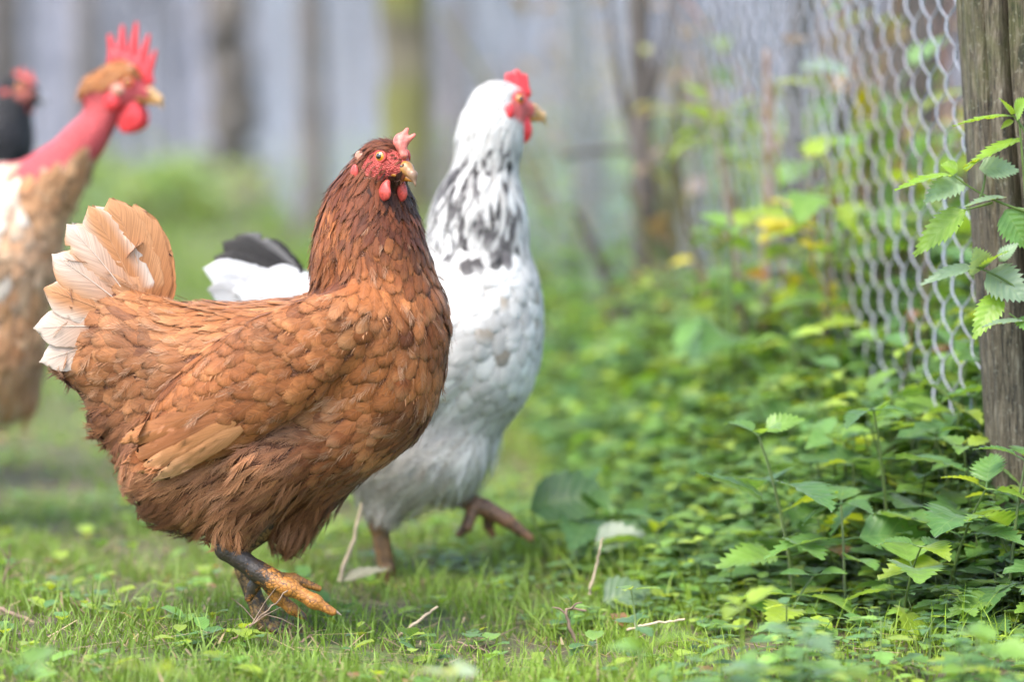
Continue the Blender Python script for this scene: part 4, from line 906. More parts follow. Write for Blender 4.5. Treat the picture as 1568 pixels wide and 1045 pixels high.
# individual nettles in front of the fence: px, d, height, nodes, leaf length, label
NET = [(1225, 2.50, .165, 4, .062, 'tall pale topped nettle left of the bent stem, beside the lawn edge'),
       (1372, 2.56, .185, 4, .058, 'nettle with bent stem in the middle of the nettle bed'),
       (1462, 2.68, .215, 4, .062, 'tall nettle with broad grey green leaves beside the post foot'),
       (1448, 2.44, .125, 4, .066, 'nettle with large drooping blotched leaf in front of the post'),
       (1548, 2.40, .150, 4, .060, 'bright nettle at the right edge below the post'),
       (1300, 2.46, .105, 3, .055, 'short nettle between the pale topped nettle and the drooping one'),
       (1205, 2.44, .050, 3, .045, 'small star shaped young nettle at the lawn edge'),
       (1385, 2.42, .080, 3, .055, 'low pale nettle under the drooping leaf'),
       (1480, 2.38, .070, 3, .050, 'low nettle among tall grass at the right'),
       (1110, 2.62, .045, 3, .045, 'small nettle seedling where lawn meets weeds, left of the bed'),
       (1000, 2.70, .060, 3, .048, 'young light green nettle behind the dry stalk'),
       (1290, 2.66, .150, 4, .058, 'dark green nettle behind the pale topped nettle'),
       (1545, 2.60, .17, 4, .055, 'nettle growing against the foot of the post'),
       (1150, 2.62, .085, 3, .05, 'yellow green nettle left of the pale topped nettle'),
       (930, 2.80, .075, 3, .06, 'broad leaved weed beside the white hen raised foot')]
for k, (px, d, h, nd, LL, lb) in enumerate(NET):
    rr = np.random.default_rng(100 + k)
    plant_thing('nettle', lb, gpt(px, d), nettle_parts(h, nd + 1, LL * 1.05, rr, (rr.normal(0, .03), rr.normal(0, .02)), .10, .02, nv=18, wr=.64, up=.08), 'nettles below the fence')
# blurred leaves close to the camera
FG = [(225, 1.82, .075, 2, .035, 'blurred yellow green weed at the bottom left', YG), (690, 1.86, .062, 2, .05, 'pale blurred weed at the bottom centre', (.42, .52, .36)), (985, 1.9, .072, 2, .05, 'blurred green weed at the bottom, right of centre', G3),
      (1230, 1.98, .075, 3, .05, 'blurred grey green weed at the bottom right', (.16, .27, .14)), (1140, 2.05, .085, 2, .036, 'blurred yellowish weed beside the grey green one', YG), (30, 1.85, .07, 2, .04, 'blurred green weed in the bottom left corner', G3), (1520, 2.02, .07, 2, .05, 'blurred weed in the bottom right corner', G3)]
for k, (px, d, h, nd, LL, lb, c) in enumerate(FG):
    rr = np.random.default_rng(200 + k); pp = nettle_parts(h, nd, LL, rr, (0, 0), 0, 0, nv=8, wr=.75)
    plant_thing('weed', lb, gpt(px, d), [(a, V, Q, np.array(c) * rr.uniform(.85, 1.15), U) for (a, V, Q, cc, U) in pp], 'weeds close to the camera')

# ------------------------------------------------------------------ fence post
POST_D = 2.52
def post_mat():
    m, nt, b = mat('weathered_post'); tc = N(nt, 'TexCoord'); mp = N(nt, 'Mapping'); mp.inputs['Scale'].default_value = (1, 1, .11); nt.links.new(tc.outputs['Object'], mp.inputs[0])
    g1 = noise(nt, 420, 6, mp.outputs[0], .68); g2 = noise(nt, 140, 4, mp.outputs[0], .6); blot = noise(nt, 16, 6, tc.outputs['Object'], .7)
    base = ramp(nt, math_(nt, 'ADD', math_(nt, 'MULTIPLY', g1.outputs[0], .6), math_(nt, 'MULTIPLY', g2.outputs[0], .4)), [(.40, (.012, .009, .006)), (.47, (.07, .055, .034)), (.54, (.125, .10, .066)), (.66, (.25, .215, .16))])
    sx = N(nt, 'SeparateXYZ'); nt.links.new(tc.outputs['Object'], sx.inputs[0])
    hgt = math_(nt, 'ADD', math_(nt, 'MULTIPLY', math_(nt, 'SUBTRACT', sx.outputs[2], .30), 2.2), math_(nt, 'MULTIPLY', math_(nt, 'SUBTRACT', blot.outputs[0], .5), 3.2))
    al = ramp(nt, hgt, [(.25, (0, 0, 0)), (.75, (1, 1, 1))]); bw = N(nt, 'RGBToBW'); nt.links.new(al, bw.inputs[0])
    cc = mixc(nt, math_(nt, 'MULTIPLY', bw.outputs[0], .62), base, mixc(nt, .5, base, (.10, .125, .02), 'MIX'))
    pale = ramp(nt, blot.outputs[0], [(.62, (0, 0, 0)), (.72, (1, 1, 1))]); bw2 = N(nt, 'RGBToBW'); nt.links.new(pale, bw2.inputs[0])
    cc = mixc(nt, math_(nt, 'MULTIPLY', bw2.outputs[0], .3), cc, (.40, .37, .32))
    sp_ = noise(nt, 240, 3, tc.outputs['Object'], .6); bw3 = N(nt, 'RGBToBW'); nt.links.new(ramp(nt, sp_.outputs[0], [(.60, (0, 0, 0)), (.68, (1, 1, 1))]), bw3.inputs[0])
    cc = mixc(nt, math_(nt, 'MULTIPLY', bw3.outputs[0], .35), cc, (.34, .33, .26))
    nt.links.new(cc, b.inputs['Base Color']); b.inputs['Roughness'].default_value = .85
    bump(nt, b, math_(nt, 'ADD', g1.outputs[0], math_(nt, 'MULTIPLY', g2.outputs[0], .8)), .9, .004)
    return m
pt, pb = PX(1578, 0, POST_D), PX(1632, 840, POST_D); axis = (pb - pt) / (pt[2] - pb[2])     # lean per metre down
nh, na = 140, 420; zz = np.linspace(-.08, .85, nh); aa = np.linspace(0, 2 * math.pi, na, endpoint=False)
Z, A = np.meshgrid(zz, aa, indexing='ij'); rp = np.random.default_rng(4)
ph = rp.uniform(0, 6.28, 40); am = rp.uniform(.2, 1, 40)
R = .0615 + sum(.00035 * am[k] * np.cos((k + 3) * A + ph[k] + .6 * np.sin(Z * (2 + k * .3) + ph[-k])) for k in range(40)) * .8 + .003 * np.cos(2 * A + 1)
ca = math.pi * 1.5 - .56 - .05 * np.sin(Z * 3.2 + .6) - .02 * np.sin(Z * 17)         # the long drying crack, facing the camera
R -= .05 * np.exp(-((A - ca) / (.070 + .016 * np.sin(Z * 9))) ** 4)
for c0, dp, w_ in ((3.75, .006, .02), (4.05, .004, .016), (5.2, .006, .02), (3.4, .005, .02), (4.62, .004, .02)):
    R -= dp * np.exp(-((A - c0 - .03 * np.sin(Z * 5 + c0)) / w_) ** 2) * np.clip(np.sin(Z * 4 + c0 * 3) + .4, 0, 1)
zoff = pt[2] - Z
PV = np.stack([pt[0] + axis[0] * zoff + R * np.cos(A), POST_D + R * np.sin(A), Z], -1)
PV = PV - np.array([pt[0] + axis[0] * pt[2], POST_D, 0])
i, j = np.meshgrid(np.arange(nh - 1), np.arange(na), indexing='ij'); k = (j + 1) % na
Q = np.stack([i * na + j, i * na + k, (i + 1) * na + k, (i + 1) * na + j], -1).reshape(-1, 4)
PVf = np.concatenate([PV.reshape(-1, 3), [PV[-1].mean(0) + [0, 0, .004]]]); tri = np.stack([np.full(na, nh * na), (nh - 1) * na + np.arange(na), (nh - 1) * na + (np.arange(na) + 1) % na], -1)
po = link('fence_post', np_mesh('fence_post', PVf, Q, tri), post_mat(), None, (pt[0] + axis[0] * pt[2], POST_D, 0))
tag(po, 'thick weathered wooden fence post with a long vertical crack', 'post')

# nettle climbing in front of the post, leaf by leaf: base px, tip px, width px, depth, colour
BG, LG, MG = (.23, .33, .22), (.22, .38, .035), (.13, .27, .06)  # the bluish tone has reflected sky painted into the leaf colour
CL = [((1550, 178), (1455, 194), 26, LG, .9), ((1564, 212), (1474, 262), 30, LG, .8), ((1548, 175), (1530, 150), 24, LG, .5), ((1556, 178), (1575, 150), 34, LG, .3), ((1552, 185), (1532, 198), 18, YG, .6),
      ((1460, 268), (1368, 293), 30, LG, .85), ((1472, 274), (1413, 312), 42, BG, .2), ((1500, 258), (1562, 262), 40, BG, .25), ((1478, 322), (1397, 394), 46, LG, .35), ((1540, 302), (1476, 317), 24, BG, .8),
      ((1540, 322), (1574, 382), 58, MG, .1), ((1466, 262), (1440, 252), 30, LG, .4), ((1480, 262), (1502, 242), 22, YG, .4), ((1500, 415), (1492, 378), 44, BG, .1), ((1490, 408), (1407, 438), 30, BG, .55), ((1512, 418), (1576, 462), 60, BG, .1), ((1505, 412), (1545, 385), 32, LG, .4),
      ((1530, 452), (1490, 522), 40, LG, .35), ((1568, 492), (1502, 502), 24, BG, .8), ((1530, 400), (1560, 372), 26, BG, .5), ((1566, 485), (1600, 520), 44, MG, .2)]
root = bpy.data.objects.new('climbing_nettle', None); COL.objects.link(root); cb0 = PX(1596, 840, 2.42); root.location = (cb0[0], 2.42, 0)
tag(root, 'tall nettle with serrated leaves climbing in front of the post', 'plant')
o0 = np.array([cb0[0], 2.42, 0]); rr = np.random.default_rng(55); SD = 2.425
for pts in ([(1600, 905), (1590, 600), (1575, 330), (1560, 180)], [(1590, 330), (1540, 315), (1500, 300), (1462, 270)], [(1588, 470), (1560, 440), (1530, 420), (1490, 408)], [(1588, 520), (1570, 500), (1560, 490), (1545, 480)], [(1500, 305), (1506, 290), (1510, 270), (1508, 258)], [(1575, 215), (1570, 200), (1560, 185), (1550, 176)], [(1520, 310), (1500, 316), (1490, 318), (1478, 322)]):
    P4 = [PX(x_, y_, SD) - o0 for x_, y_ in pts]
    if pts[0][1] > 900: P4[0][2] = -.01
    st = bez(P4, 14); tv, tq = tube(st, np.linspace(.0024 if pts[0][1] > 900 else .0014, .0008, 14), 6)
    g = Geo(); g.add(tv, tq, None, (.14, .22, .05), np.tile([.5, .5, 0], (len(tv), 1))); link('stem', g.mesh('stem'), M_LEAF, root)
for (b0, t0, w_, c, edge) in CL:
    A0 = PX(*b0, SD + rr.uniform(-.01, .01)); B0 = PX(*t0, SD - .01 + rr.uniform(-.03, .02)); T = B0 - A0; l = np.linalg.norm(T); T /= l
    upv = np.array([0, -(1 - edge), edge + .25]); Nn = nrm(upv - T * (T @ upv)); Bv = np.cross(Nn, T)
    V, Q, U = leaf_shape(l, w_ / FPX * SD, rr, 20, 6, .14, .22, .13); V[:, 2] += .14 * l * (V[:, 0] / l)          # arch, tip back on its mark
    V = V[:, :1] * T + V[:, 1:2] * Bv + V[:, 2:] * Nn + A0 - o0
    g = Geo(); g.add(V, Q, None, np.array(c) * rr.uniform(.85, 1.15), U); link('leaf', g.mesh('leaf'), M_LEAF, root)

# ------------------------------------------------------------------ chain-link fence
def wire_mat():
    m, nt, b = mat('galvanised_wire'); gp = N(nt, 'NewGeometry'); n = noise(nt, 60, 3, gp.outputs['Position']); n2 = noise(nt, 1.7, 5, gp.outputs['Position'], .65)
    cc = ramp(nt, n.outputs[0], [(.3, (.21, .23, .27)), (.7, (.37, .40, .45))])
    cc = mixc(nt, ramp(nt, n2.outputs[0], [(.50, (0, 0, 0)), (.66, (.8, .8, .8))]), cc, (.20, .135, .10))
    cc = mixc(nt, ramp(nt, n2.outputs[0], [(.34, (.5, .5, .5)), (.46, (0, 0, 0))]), cc, (.5, .5, .5))
    nt.links.new(cc, b.inputs['Base Color']); b.inputs['Metallic'].default_value = .1; b.inputs['Roughness'].default_value = .6; b.inputs['Specular IOR Level'].default_value = .3; return m
M_WIRE = wire_mat()
FP = np.array([(.438, 2.56), (.418, 2.64), (.385, 2.86), (.335, 3.2), (.232, 4.0), (.10, 5.0), (-.035, 6.0), (-.31, 8.0), (-.85, 12.0), (-2.2, 22.0)])
tt = np.linspace(0, len(FP) - 1, 900); fx = np.interp(tt, np.arange(len(FP)), FP[:, 0]); fy = np.interp(tt, np.arange(len(FP)), FP[:, 1])
ker = np.ones(25) / 25; fx = np.convolve(np.pad(fx, 12, 'edge'), ker, 'valid'); fy = np.convolve(np.pad(fy, 12, 'edge'), ker, 'valid')
sl = np.concatenate([[0], np.cumsum(np.hypot(np.diff(fx), np.diff(fy)))])
PITCHW, HALF, FH = .027, .027, 1.30
def strand(per, sides, rad):
    zp = []
    for k in range(int(FH / HALF) * per):      # flattened spiral: zigzag with depth
        s_ = k / per; f = s_ % 2.0; xx = f if f < 1 else 2 - f; xx = .5 - .5 * math.cos(math.pi * xx) * .35 + (xx - .5) * .66
        zp.append((min(1.03, max(-.03, xx)) * PITCHW, -.0042 * math.sin(math.pi * s_), FH - s_ * HALF))
    return tube(np.array(zp), rad, sides)
tv, tq = strand(6, 6, .00095); fv, fq = strand(2, 3, .00095)
wm = np_mesh('wire', tv, tq); wm.materials.append(M_WIRE)
fr = bpy.data.objects.new('chain_link_fence', None); COL.objects.link(fr); fr.location = (FP[0, 0], FP[0, 1], 0)
tag(fr, 'grey chain link fence running back from the wooden post', 'fence')
nw = int((sl[-1] - .02) / PITCHW); far = Geo(); rw = np.random.default_rng(3)
for k in range(nw):
    s_ = k * PITCHW; px_, py_ = np.interp(s_, sl, fx), np.interp(s_, sl, fy); qx, qy = np.interp(s_ + PITCHW, sl, fx), np.interp(s_ + PITCHW, sl, fy)
    ang = math.atan2(qy - py_, qx - px_); zo = .012 - (HALF if k % 2 else 0) + .004 * math.sin(k * .21)
    if k < 290:
        o = link('wire', wm, None, fr, (px_ - FP[0, 0], py_ - FP[0, 1], zo)); o.rotation_euler = (0, 0, ang)
    else:
        c_, s2 = math.cos(ang), math.sin(ang); far.add(fv @ np.array([[c_, -s2, 0], [s2, c_, 0], [0, 0, 1]]).T + [px_ - FP[0, 0], py_ - FP[0, 1], zo], fq)
if far.n: tag(link('wire_mesh', far.mesh('wire_mesh'), M_WIRE, fr), kind='stuff')
# ------------------------------------------------------------------ brush behind the fence
r_ = np.random.default_rng(77)
def stems(g, n, xr, yr, hr, rad, col, rng, lean=.25):
    for _ in range(n):
        y = rng.uniform(*yr); x = rng.uniform(*xr) * y; h = rng.uniform(*hr); l = rng.normal(0, lean, 2) * h
        st = bez([(x, y, -.02), (x + l[0] * .3 + rng.normal(0, .03), y + l[1] * .3, h * .5), (x + l[0], y + l[1], h)], 9)
        tv, tq = tube(st, np.linspace(rad, rad * .35, 9) * rng.uniform(.6, 1.4), 5)
        g.add(tv, tq, None, np.array(col[rng.integers(0, len(col))]) * rng.uniform(.7, 1.3), np.tile([.5, .5, 0], (len(tv), 1)))
        yield st
g = Geo()
PINK = [(.34, .20, .17), (.42, .33, .30), (.22, .15, .10), (.16, .12, .08)]
for st in stems(g, 150, (.085, .26), (3.15, 5.2), (.25, .75), .0045, PINK, r_):
    for f in r_.uniform(.3, 1, int(r_.integers(2, 7))):
        p = st[int(f * 8)]; l = r_.uniform(.03, .07); V, Q, U = leaf_shape(l, l * .7, r_, 6, 4, .3, .2, .1)
        R = orient(r_.uniform(0, 6.28), r_.normal(0, .5), r_.normal(0, .5)); c = (YL, YG, G3, G2, DRY, (.45, .32, .22))[r_.choice(6, p=[.13, .25, .2, .15, .12, .15])]
        g.add(V @ R.T + p, Q, None, np.array(c) * r_.uniform(.8, 1.2), U)
tag(link('bramble_thicket', g.mesh('bramble_thicket'), M_LEAF), 'tangle of pinkish dry stems and fading leaves behind the fence', 'brambles', kind='stuff')
g = Geo(); n = 500; y = r_.uniform(3.1, 6.5, n); x = r_.uniform(.05, .27, n) * y
scatter(g, np.stack([x, y, 0 * x], -1), r_.uniform(.10, .30, n), r_)
tag(link('undergrowth', g.mesh('undergrowth'), M_LEAF), 'blurred green undergrowth behind the fence', 'weeds', kind='stuff')
def sapling(label, px, d, h, n, cols, name='sapling', L=.06, zr=(.4, 1), spread=.1, stemc=(.2, .14, .1), rad=.005):
    rr = np.random.default_rng(int(px * 7 + d)); b0 = gpt(px, d); top = np.array([rr.normal(0, .03), rr.normal(0, .03), h]); st = bez([(0, 0, -.02), top * [.3, .3, .5] + [.02, 0, 0], top], 10)
    tv, tq = tube(st, np.linspace(rad, rad * .4, 10), 6); parts = [('stem', tv, tq, np.array(stemc), np.tile([.5, .5, 0], (len(tv), 1)))]
    for k in range(n):
        p = st[0] + (st[-1] - st[0]) * rr.uniform(*zr); l = L * rr.uniform(.7, 1.3); V, Q, U = leaf_shape(l, l * .85, rr, 10, 4, .3, .2, .12, 'lobed')
        az = rr.uniform(0, 6.28); R = orient(az, rr.normal(.1, .35), rr.normal(0, .3)); q = p + R @ np.array([rr.uniform(.02, spread), 0, 0])
        pv, pq = tube(np.stack([p, (p + q) / 2 + [0, 0, .004], q]), [.0014, .001, .0008], 4); c = np.array(cols[rr.integers(0, len(cols))]) * rr.uniform(.85, 1.15)
        parts.append(('leaf', np.concatenate([V @ R.T + q, pv]), np.concatenate([Q, pq + len(V)]), c, np.concatenate([U, np.tile([.5, .5, 0], (len(pv), 1))])))
    return plant_thing(name, label, b0, parts, 'saplings behind the fence')
sapling('sapling with bright yellow leaves behind the fence', 1196, 3.2, .335, 12, [YL, (.5, .48, .04), YG], L=.038, zr=(.75, .98), spread=.045)
sapling('sapling with yellow green leaves right of the yellow one', 1240, 3.08, .40, 14, [YG, G3], L=.055, zr=(.7, 1))
sapling('light green sapling top beside the thin pinkish stem', 1118, 3.5, .44, 16, [YG, (.2, .32, .06)], L=.042, zr=(.86, 1), spread=.05)
sapling('pale leaved shoot behind the fence, left of the post', 1400, 3.3, .50, 16, [(.30, .40, .32), (.2, .34, .14)], L=.06, zr=(.6, 1), spread=.10)
sapling('green shoot hanging low behind the fence near the post', 1385, 3.0, .34, 10, [YG, G3], L=.06, zr=(.6, 1))
sapling('thin bare pinkish stem standing behind the fence', 1152, 3.42, .52, 3, [DRY], L=.05, rad=.009, stemc=(.36, .25, .21))
for (px, d, h, lb) in ((1370, 2.85, .26, 'withered brown weed against the fence below the post leaves'), (1425, 2.9, .22, 'withered brown stalk with curled leaves nearest the post')):
    rr = np.random.default_rng(px); pp = nettle_parts(h, 4, .035, rr, (.02, 0), 0, 1.0, nv=6, up=-.6)
    plant_thing('dead_weed', lb, gpt(px, d), [(a, V, Q, np.array((.22, .11, .06)) * rr.uniform(.6, 1.3), U) for (a, V, Q, cc, U) in pp], 'withered weeds at the fence')

# ------------------------------------------------------------------ trees
def bark_mat(name, c, moss):
    m, nt, b = mat(name); tc = N(nt, 'TexCoord'); mp = N(nt, 'Mapping'); mp.inputs['Scale'].default_value = (1, 1, .25); nt.links.new(tc.outputs['Object'], mp.inputs[0])
    n = noise(nt, 22, 6, mp.outputs[0], .7); n2 = noise(nt, 2.2, 4, tc.outputs['Object'], .6)
    base = ramp(nt, n.outputs[0], [(.35, tuple(x * .4 for x in c)), (.65, tuple(x * 1.4 for x in c))])
    if moss: base = mixc(nt, ramp(nt, n2.outputs[0], [(.40, (0, 0, 0)), (.56, (1, 1, 1))]), base, moss)
    nt.links.new(base, b.inputs['Base Color']); b.inputs['Roughness'].default_value = .9; bump(nt, b, n.outputs[0], .9, .02); return m
M_BARK = bark_mat('grey_bark', (.15, .13, .115), None); M_MOSS = bark_mat('mossy_bark', (.16, .14, .10), (.16, .17, .02)); M_DBARK = bark_mat('dark_bark', (.10, .085, .075), None)
def tree(label, px, d, r, material, lean=0.0, h=7.0, limbs=(), leaves=500, low=2.2):
    rr = np.random.default_rng(int(px + d * 10) + 5); b0 = gpt(px, d) if d < 14 else np.array([(px - 784) / FPX * d, d, 0.0])
    root = bpy.data.objects.new('tree', None); COL.objects.link(root); root.location = b0; tag(root, label, 'tree', 'trees behind the yard')
    z = np.concatenate([np.linspace(-.1, 1.6, 18), np.linspace(1.8, h, 14)]); wob = np.cumsum(rr.normal(0, .012, (len(z), 2)), 0) * (r / .1)
    pts = np.stack([lean * z + wob[:, 0], wob[:, 1], z], -1); rad = r * (1 + .5 * np.exp(-np.clip(z, 0, 9) / .12)) * (1 - .75 * np.clip(z, 0, h) / h) * (1 + rr.normal(0, .04, len(z)))
    tv, tq = tube(pts, rad, 14); tv = tv + rr.normal(0, r * .03, tv.shape); g = Geo(); g.add(tv, tq)
    for (z0, dx, dy, dz, r0) in limbs:
        p0 = np.array([np.interp(z0, z, pts[:, 0]), np.interp(z0, z, pts[:, 1]), z0]); e_ = p0 + [dx, dy, dz]
        st = bez([p0, p0 + np.array([dx, dy, dz]) * .5 + rr.normal(0, .05, 3), e_], 10); v2, q2 = tube(st, np.linspace(r0, r0 * .4, 10), 8); g.add(v2, q2)
    ends = []
    for k in range(9):
        z0 = rr.uniform(low, h * .9); a_ = rr.uniform(0, 6.28); ln = (h - z0) * .45 + .4
        p0 = np.array([np.interp(z0, z, pts[:, 0]), np.interp(z0, z, pts[:, 1]), z0]); e_ = p0 + [math.cos(a_) * ln, math.sin(a_) * ln, ln * .6]
        st = bez([p0, (p0 + e_) / 2 + rr.normal(0, .12, 3), e_], 8); v2, q2 = tube(st, np.linspace(r * .35, r * .06, 8), 6); g.add(v2, q2); ends += [st[4], st[6], st[7]]
    link('trunk', g.mesh('trunk'), material, root)
    g = Geo(); ends = np.array(ends)
    P = ends[rr.integers(0, len(ends), leaves)] + rr.normal(0, .38, (leaves, 3)); P = P[P[:, 2] > low]
    for p in P:
        l = rr.uniform(.06, .14); V, Q, U = leaf_shape(l, l * .7, rr, 2, 2, .2, .2, 0); g.add(V @ orient(rr.uniform(0, 6.28), rr.normal(-.2, .5), rr.normal(0, .5)).T + p, Q, None, leafcol(rr, .35, .15), U)
    if g.n: link('crown', g.mesh('crown'), M_LEAF, root)
tree('grey brown tree trunk behind the naked neck hen, left of centre', 352, 15, .15, M_BARK)
tree('trunk coated in olive green moss above the brown hen', 622, 7.3, .074, M_MOSS)
tree('dark trunk at the far left edge behind the black hen', 8, 19, .12, M_DBARK)
tree('slim pale trunk between the bare neck hen and the grey brown trunk', 150, 30, .12, M_BARK)
tree('dark forked tree with a crossing branch right of the white hen', 990, 4.12, .017, M_DBARK, -.03, 4, [(.16, .08, 0, .3, .008), (.36, -.06, 0, .35, .007), (.05, -.16, 0, .10, .008), (.08, -.10, 0, .22, .014), (.10, .10, 0, -.10, .012), (.30, -.12, .02, .08, .010), (.45, .05, 0, .4, .010), (.22, -.05, 0, -.18, .010)], 160, 1.6)
tree('crooked dark stem behind the fence mesh', 1208, 3.55, .012, M_DBARK, .02, 3.0, [(.25, .10, 0, .3, .012), (.5, -.06, 0, .3, .010)], 120, 1.3)
tree('broad olive trunk close behind the fence beside the post', 1412, 4.7, .06, M_DBARK, .01, 6)
tree('slender grey trunk seen through the fence mesh', 1310, 9.5, .05, M_BARK, .0, 6)
tree('thin trunk behind the white hen head', 860, 22, .09, M_BARK)
# shrubs at the far side of the lawn
def shrub(label, px, d, w, h, cols, n=420, L=.11):
    rr = np.random.default_rng(int(px * 3 + d)); root = bpy.data.objects.new('shrub', None); COL.objects.link(root); root.location = ((px - 784) / FPX * d, d, 0); tag(root, label, 'shrub', 'shrubs beyond the lawn')
    g = Geo()
    for k in range(12):
        e_ = np.array([rr.normal(0, w * .35), rr.normal(0, w * .3), h * rr.uniform(.5, .95)]); v2, q2 = tube(bez([(0, 0, -.02), e_ * [.3, .3, .6], e_], 6), np.linspace(.014, .004, 6), 5); g.add(v2, q2, None, (.14, .10, .07))
    link('stem', g.mesh('stem'), M_LEAF, root); g = Geo()
    u = nrm(rr.normal(0, 1, (n, 3))) * (rr.random((n, 1)) ** .4) * (1 + .25 * np.sin(5 * rr.random((n, 1)) * 6))
    P = u * [w / 2, w / 2, h / 2] + [0, 0, h / 2]; P = P[P[:, 2] > .02]
    for p in P:
        l = L * rr.uniform(.6, 1.4); V, Q, U = leaf_shape(l, l * .7, rr, 2, 2, .3, .2, 0); g.add(V @ orient(rr.uniform(0, 6.28), rr.normal(.1, .5), rr.normal(0, .4)).T + p, Q, None, np.array(cols[rr.integers(0, len(cols))]) * rr.uniform(.75, 1.25), U)
    link('foliage', g.mesh('foliage'), M_LEAF, root)
GA, GB, GC = (.20, .32, .12), (.28, .38, .15), (.15, .25, .10)
shrub('light green shrub behind the tail of the brown hen', 250, 13, 1.0, .34, [GA, GB], 200); shrub('low dark green shrub left of the grey brown trunk', 300, 16, .9, .30, [GC, GA], 160); shrub('olive shrub between the two large trunks', 470, 18, 1.8, .42, [GB, (.24, .26, .12)])
shrub('green shrub right behind the brown hen head', 655, 11, .7, .42, [GA, GB]); shrub('small green shrub in the gap behind the black hen', 90, 15, 1.6, .3, [GA, GB], 200); shrub('yellowish shrub right of the white hen breast', 880, 9.5, .7, .32, [(.30, .30, .10), (.34, .28, .14), GB])
shrub('tan and olive shrub behind the forked tree', 940, 13, 1.5, .8, [(.30, .22, .14), (.26, .24, .12), (.36, .27, .2)], 300)

# ------------------------------------------------------------------ wooded slope far behind
def hz(x, y): return np.clip((y - 34) / 40, 0, 1) ** 1.2 * 7 + .5 * np.sin(x * .21) * np.clip((y - 34) / 20, 0, 1)
xs = np.linspace(-45, 45, 60); ys = np.linspace(33, 90, 40); gx, gy = np.meshgrid(xs, ys, indexing='ij'); a = (np.arange(59)[:, None] * 40 + np.arange(39)[None]).reshape(-1)
hm = np_mesh('hill', np.stack([gx, gy, hz(gx, gy) - .02 + .03 * (gy > 33.1)], -1).reshape(-1, 3), np.stack([a, a + 40, a + 41, a + 1], -1))
m, nt, b = mat('hazed_leaf_litter'); tc = N(nt, 'TexCoord'); n1 = noise(nt, .5, 6, tc.outputs['Object'], .65); n2 = noise(nt, 5, 5, tc.outputs['Object'], .7)
nt.links.new(ramp(nt, math_(nt, 'ADD', math_(nt, 'MULTIPLY', n1.outputs[0], .5), math_(nt, 'MULTIPLY', n2.outputs[0], .5)), [(.38, (.12, .125, .14)), (.5, (.17, .172, .19)), (.62, (.22, .22, .235))]), b.inputs['Base Color']); b.inputs['Roughness'].default_value = .95  # brown litter shifted to grey-lilac: distance haze is put into the colour
link('hill', hm, m)['kind'] = 'structure'
g = Geo(); rr = np.random.default_rng(91)
for k in range(420):
    y = rr.uniform(30, 70); x = rr.uniform(-.3, .3) * y; z0 = float(hz(np.array(x), np.array(y))); r = rr.uniform(.03, .12); h = rr.uniform(4, 8); l = rr.normal(0, .03)
    v2, q2 = tube(np.stack([x + l * np.linspace(0, h, 6) + rr.normal(0, .04, 6), np.full(6, y), z0 - .2 + np.linspace(0, h, 6)], -1), np.linspace(r, r * .4, 6), 7); g.add(v2, q2, None, np.array((.165, .17, .19)) * rr.uniform(.7, 1.2))  # trunk tint kept near the slope's, with far haze painted in
    for q in range(3):
        p = np.array([x, y, z0 + rr.uniform(.5, h * .8)]); e_ = p + [rr.normal(0, .8), rr.normal(0, .5), rr.uniform(.3, 1.1)]; v2, q2 = tube(np.stack([p, (p + e_) / 2 + [0, 0, .08], e_]), [r * .35, r * .25, r * .1], 5); g.add(v2, q2, None, np.array((.16, .155, .16)) * rr.uniform(.6, 1.2))
def vc_mat(name):
    m, nt, b = mat(name); nt.links.new(attr(nt, 'Col').outputs['Color'], b.inputs['Base Color']); b.inputs['Roughness'].default_value = .9; return m
tag(link('distant_wood', g.mesh('distant_wood'), vc_mat('hazed_bark')), 'wood of bare trunks tinted haze grey far behind the yard', 'wood', kind='stuff')

# ------------------------------------------------------------------ stalks and twigs on the lawn
M_TWIG = plain('dry_twig', (.20, .14, .10), .85, .3, 120, .5, .5, .001); M_STRAW = plain('dry_straw', (.46, .36, .25), .75, .3, 90, .35, .3, .0006)
def twig(name, label, pts, d, r0, r1, m, forks=()):
    W = [PX(x_, y_, dd) for (x_, y_), dd in zip(pts, d)]; W = np.array(W); o0 = W[0].copy(); o0[2] = 0
    rr = np.random.default_rng(abs(int(pts[0][0]))); t = np.linspace(0, len(W) - 1, 16); c = np.stack([np.interp(t, np.arange(len(W)), W[:, q]) for q in range(3)], -1) - o0 + rr.normal(0, .0007, (16, 3))
    g = Geo(); v2, q2 = tube(c, np.linspace(r0, r1, 16), 7); g.add(v2, q2)
    for (i0, dx, dy, dz) in forks:
        v2, q2 = tube(np.stack([c[i0], c[i0] + np.array([dx, dy, dz]) * .5 + [0, 0, .002], c[i0] + [dx, dy, dz]]), [r0 * .6, r0 * .45, r0 * .25], 5); g.add(v2, q2)
    tag(link(name, g.mesh(name), m, None, o0), label, 'twig', 'stalks and twigs in the grass')
twig('twig', 'brown stick lying at the bottom left of the lawn', [(-20, 925), (40, 948), (92, 972)], [2.46, 2.44, 2.42], .0022, .0014, M_TWIG)
twig('twig', 'thin dark twig sprig at the left edge of the lawn', [(2, 905), (14, 860), (16, 835)], [2.6, 2.6, 2.6], .0012, .0006, M_TWIG, [(5, .02, 0, .012), (9, -.012, 0, .014), (3, .028, 0, .004)])
twig('twig', 'long thin twig running toward the yellow green weed', [(100, 950), (150, 965), (200, 995)], [2.42, 2.40, 2.36], .0012, .0007, M_TWIG)
twig('dry_stalk', 'pale dry stalk in front of the white hen', [(606, 980), (636, 955), (670, 930)], [2.42, 2.42, 2.42], .0016, .0011, M_STRAW)
twig('dry_stalk', 'tall pale stalk below the breast of the brown hen', [(520, 892), (540, 830), (556, 770)], [2.62, 2.62, 2.62], .0022, .0014, M_STRAW)
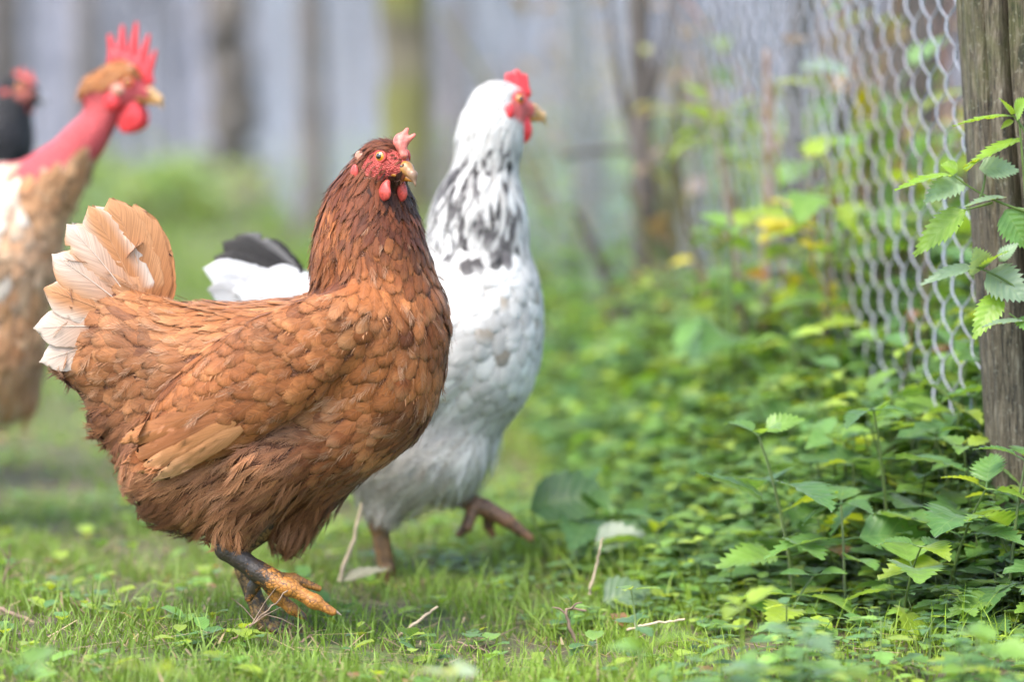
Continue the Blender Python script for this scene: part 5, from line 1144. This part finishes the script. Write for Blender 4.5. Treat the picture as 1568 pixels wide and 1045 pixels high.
twig('dry_stalk', 'thin upright stalk before the bright pale leaf', [(902, 912), (912, 870), (924, 822)], [2.52, 2.52, 2.52], .0016, .0008, M_STRAW)
twig('twig', 'forked light twig lying among the right hand grass', [(958, 966), (990, 958), (1048, 950)], [2.40, 2.40, 2.40], .0013, .0009, M_STRAW, [(4, -.004, 0, .008)])
twig('twig', 'dark twig beside the raised foot of the brown hen', [(436, 1000), (462, 985), (486, 968)], [2.36, 2.37, 2.38], .0016, .0009, M_TWIG, [(8, .01, 0, .004)])
twig('twig', 'tangled root twigs around the standing foot of the brown hen', [(350, 985), (395, 950), (440, 905)], [2.33, 2.33, 2.33], .0010, .0006, M_TWIG, [(4, .03, 0, .02), (7, -.02, 0, .02), (9, .03, 0, -.012), (6, .02, .01, .03)])
twig('twig', 'brown rooted stem of the uprooted tuft right of centre', [(898, 1005), (872, 965), (868, 935), (900, 935)], [2.40, 2.40, 2.40, 2.40], .0018, .0010, M_TWIG, [(9, -.012, 0, .006), (11, .01, 0, .006)])
twig('twig', 'thin bent twig right of the raised foot', [(700, 985), (740, 995), (770, 1010)], [2.36, 2.35, 2.34], .0009, .0006, M_TWIG, [(8, .004, 0, .012)])
rr = np.random.default_rng(66)
plant_thing('uprooted_tuft', 'fluffy uprooted weed tuft on a brown root right of centre', PX(868, 962, 2.41), [(a, V, Q, c * .9, U) for (a, V, Q, c, U) in nettle_parts(.022, 5, .014, rr, (.004, 0), .3, 0, nv=6, wr=.3, up=.6)])
for (px, d, h, L, c, lb) in ((945, 2.72, .035, .05, (.30, .37, .31), 'bright pale upturned leaf behind the thin upright stalk'), (860, 2.78, .06, .075, (.08, .17, .05), 'large dark dock leaf below the white hen raised foot'), (552, 2.62, .018, .045, (.34, .32, .25), 'pale withered leaf at the foot of the tall stalk'), (960, 2.56, .012, .05, (.16, .25, .14), 'flat grey green leaf in the grass left of the nettle seedling')):
    b0 = gpt(px, d); V, Q, U = leaf_shape(L, L * (.3 if px == 552 else .75), rr, 12, 6, .3, .25, .07, 'nettle' if px != 860 else 'oval'); R = orient(rr.uniform(-.4, .4), .35 if c[0] < .3 else .45, .7 + rr.normal(0, .15)); g = Geo()
    g.add(V @ R.T + [-L * .4, 0, h], Q, None, c, U); v2, q2 = tube(np.array([(0, 0, -.005), (-L * .3, 0, h * .6), (-L * .4, 0, h)]), [.0016, .0014, .001], 5); 
    root = bpy.data.objects.new('broad_leaf', None); COL.objects.link(root); root.location = b0; tag(root, lb, 'leaf', 'single broad leaves in the grass')
    link('blade', g.mesh('blade'), M_LEAF, root); g = Geo(); g.add(v2, q2, None, (.2, .26, .1)); link('stalk', g.mesh('stalk'), M_LEAF, root)

shrub('tan and peach leaved shrub against the far fence, right of the white hen', 905, 5.2, .30, .75, [(.40, .27, .17), (.36, .30, .12), (.30, .20, .14)], 60, .05)
shrub('sparse lilac brown shrub against the far fence beyond the forked tree', 1050, 4.0, .22, .62, [(.30, .22, .20), (.30, .32, .12), (.22, .16, .13)], 50, .045)
tree('slim grey trunk before the fence, between the grey brown and mossy trunks', 480, 11, .05, M_BARK)
tree('slim dark trunk before the fence, right of the mossy trunk', 705, 7.2, .035, M_DBARK)
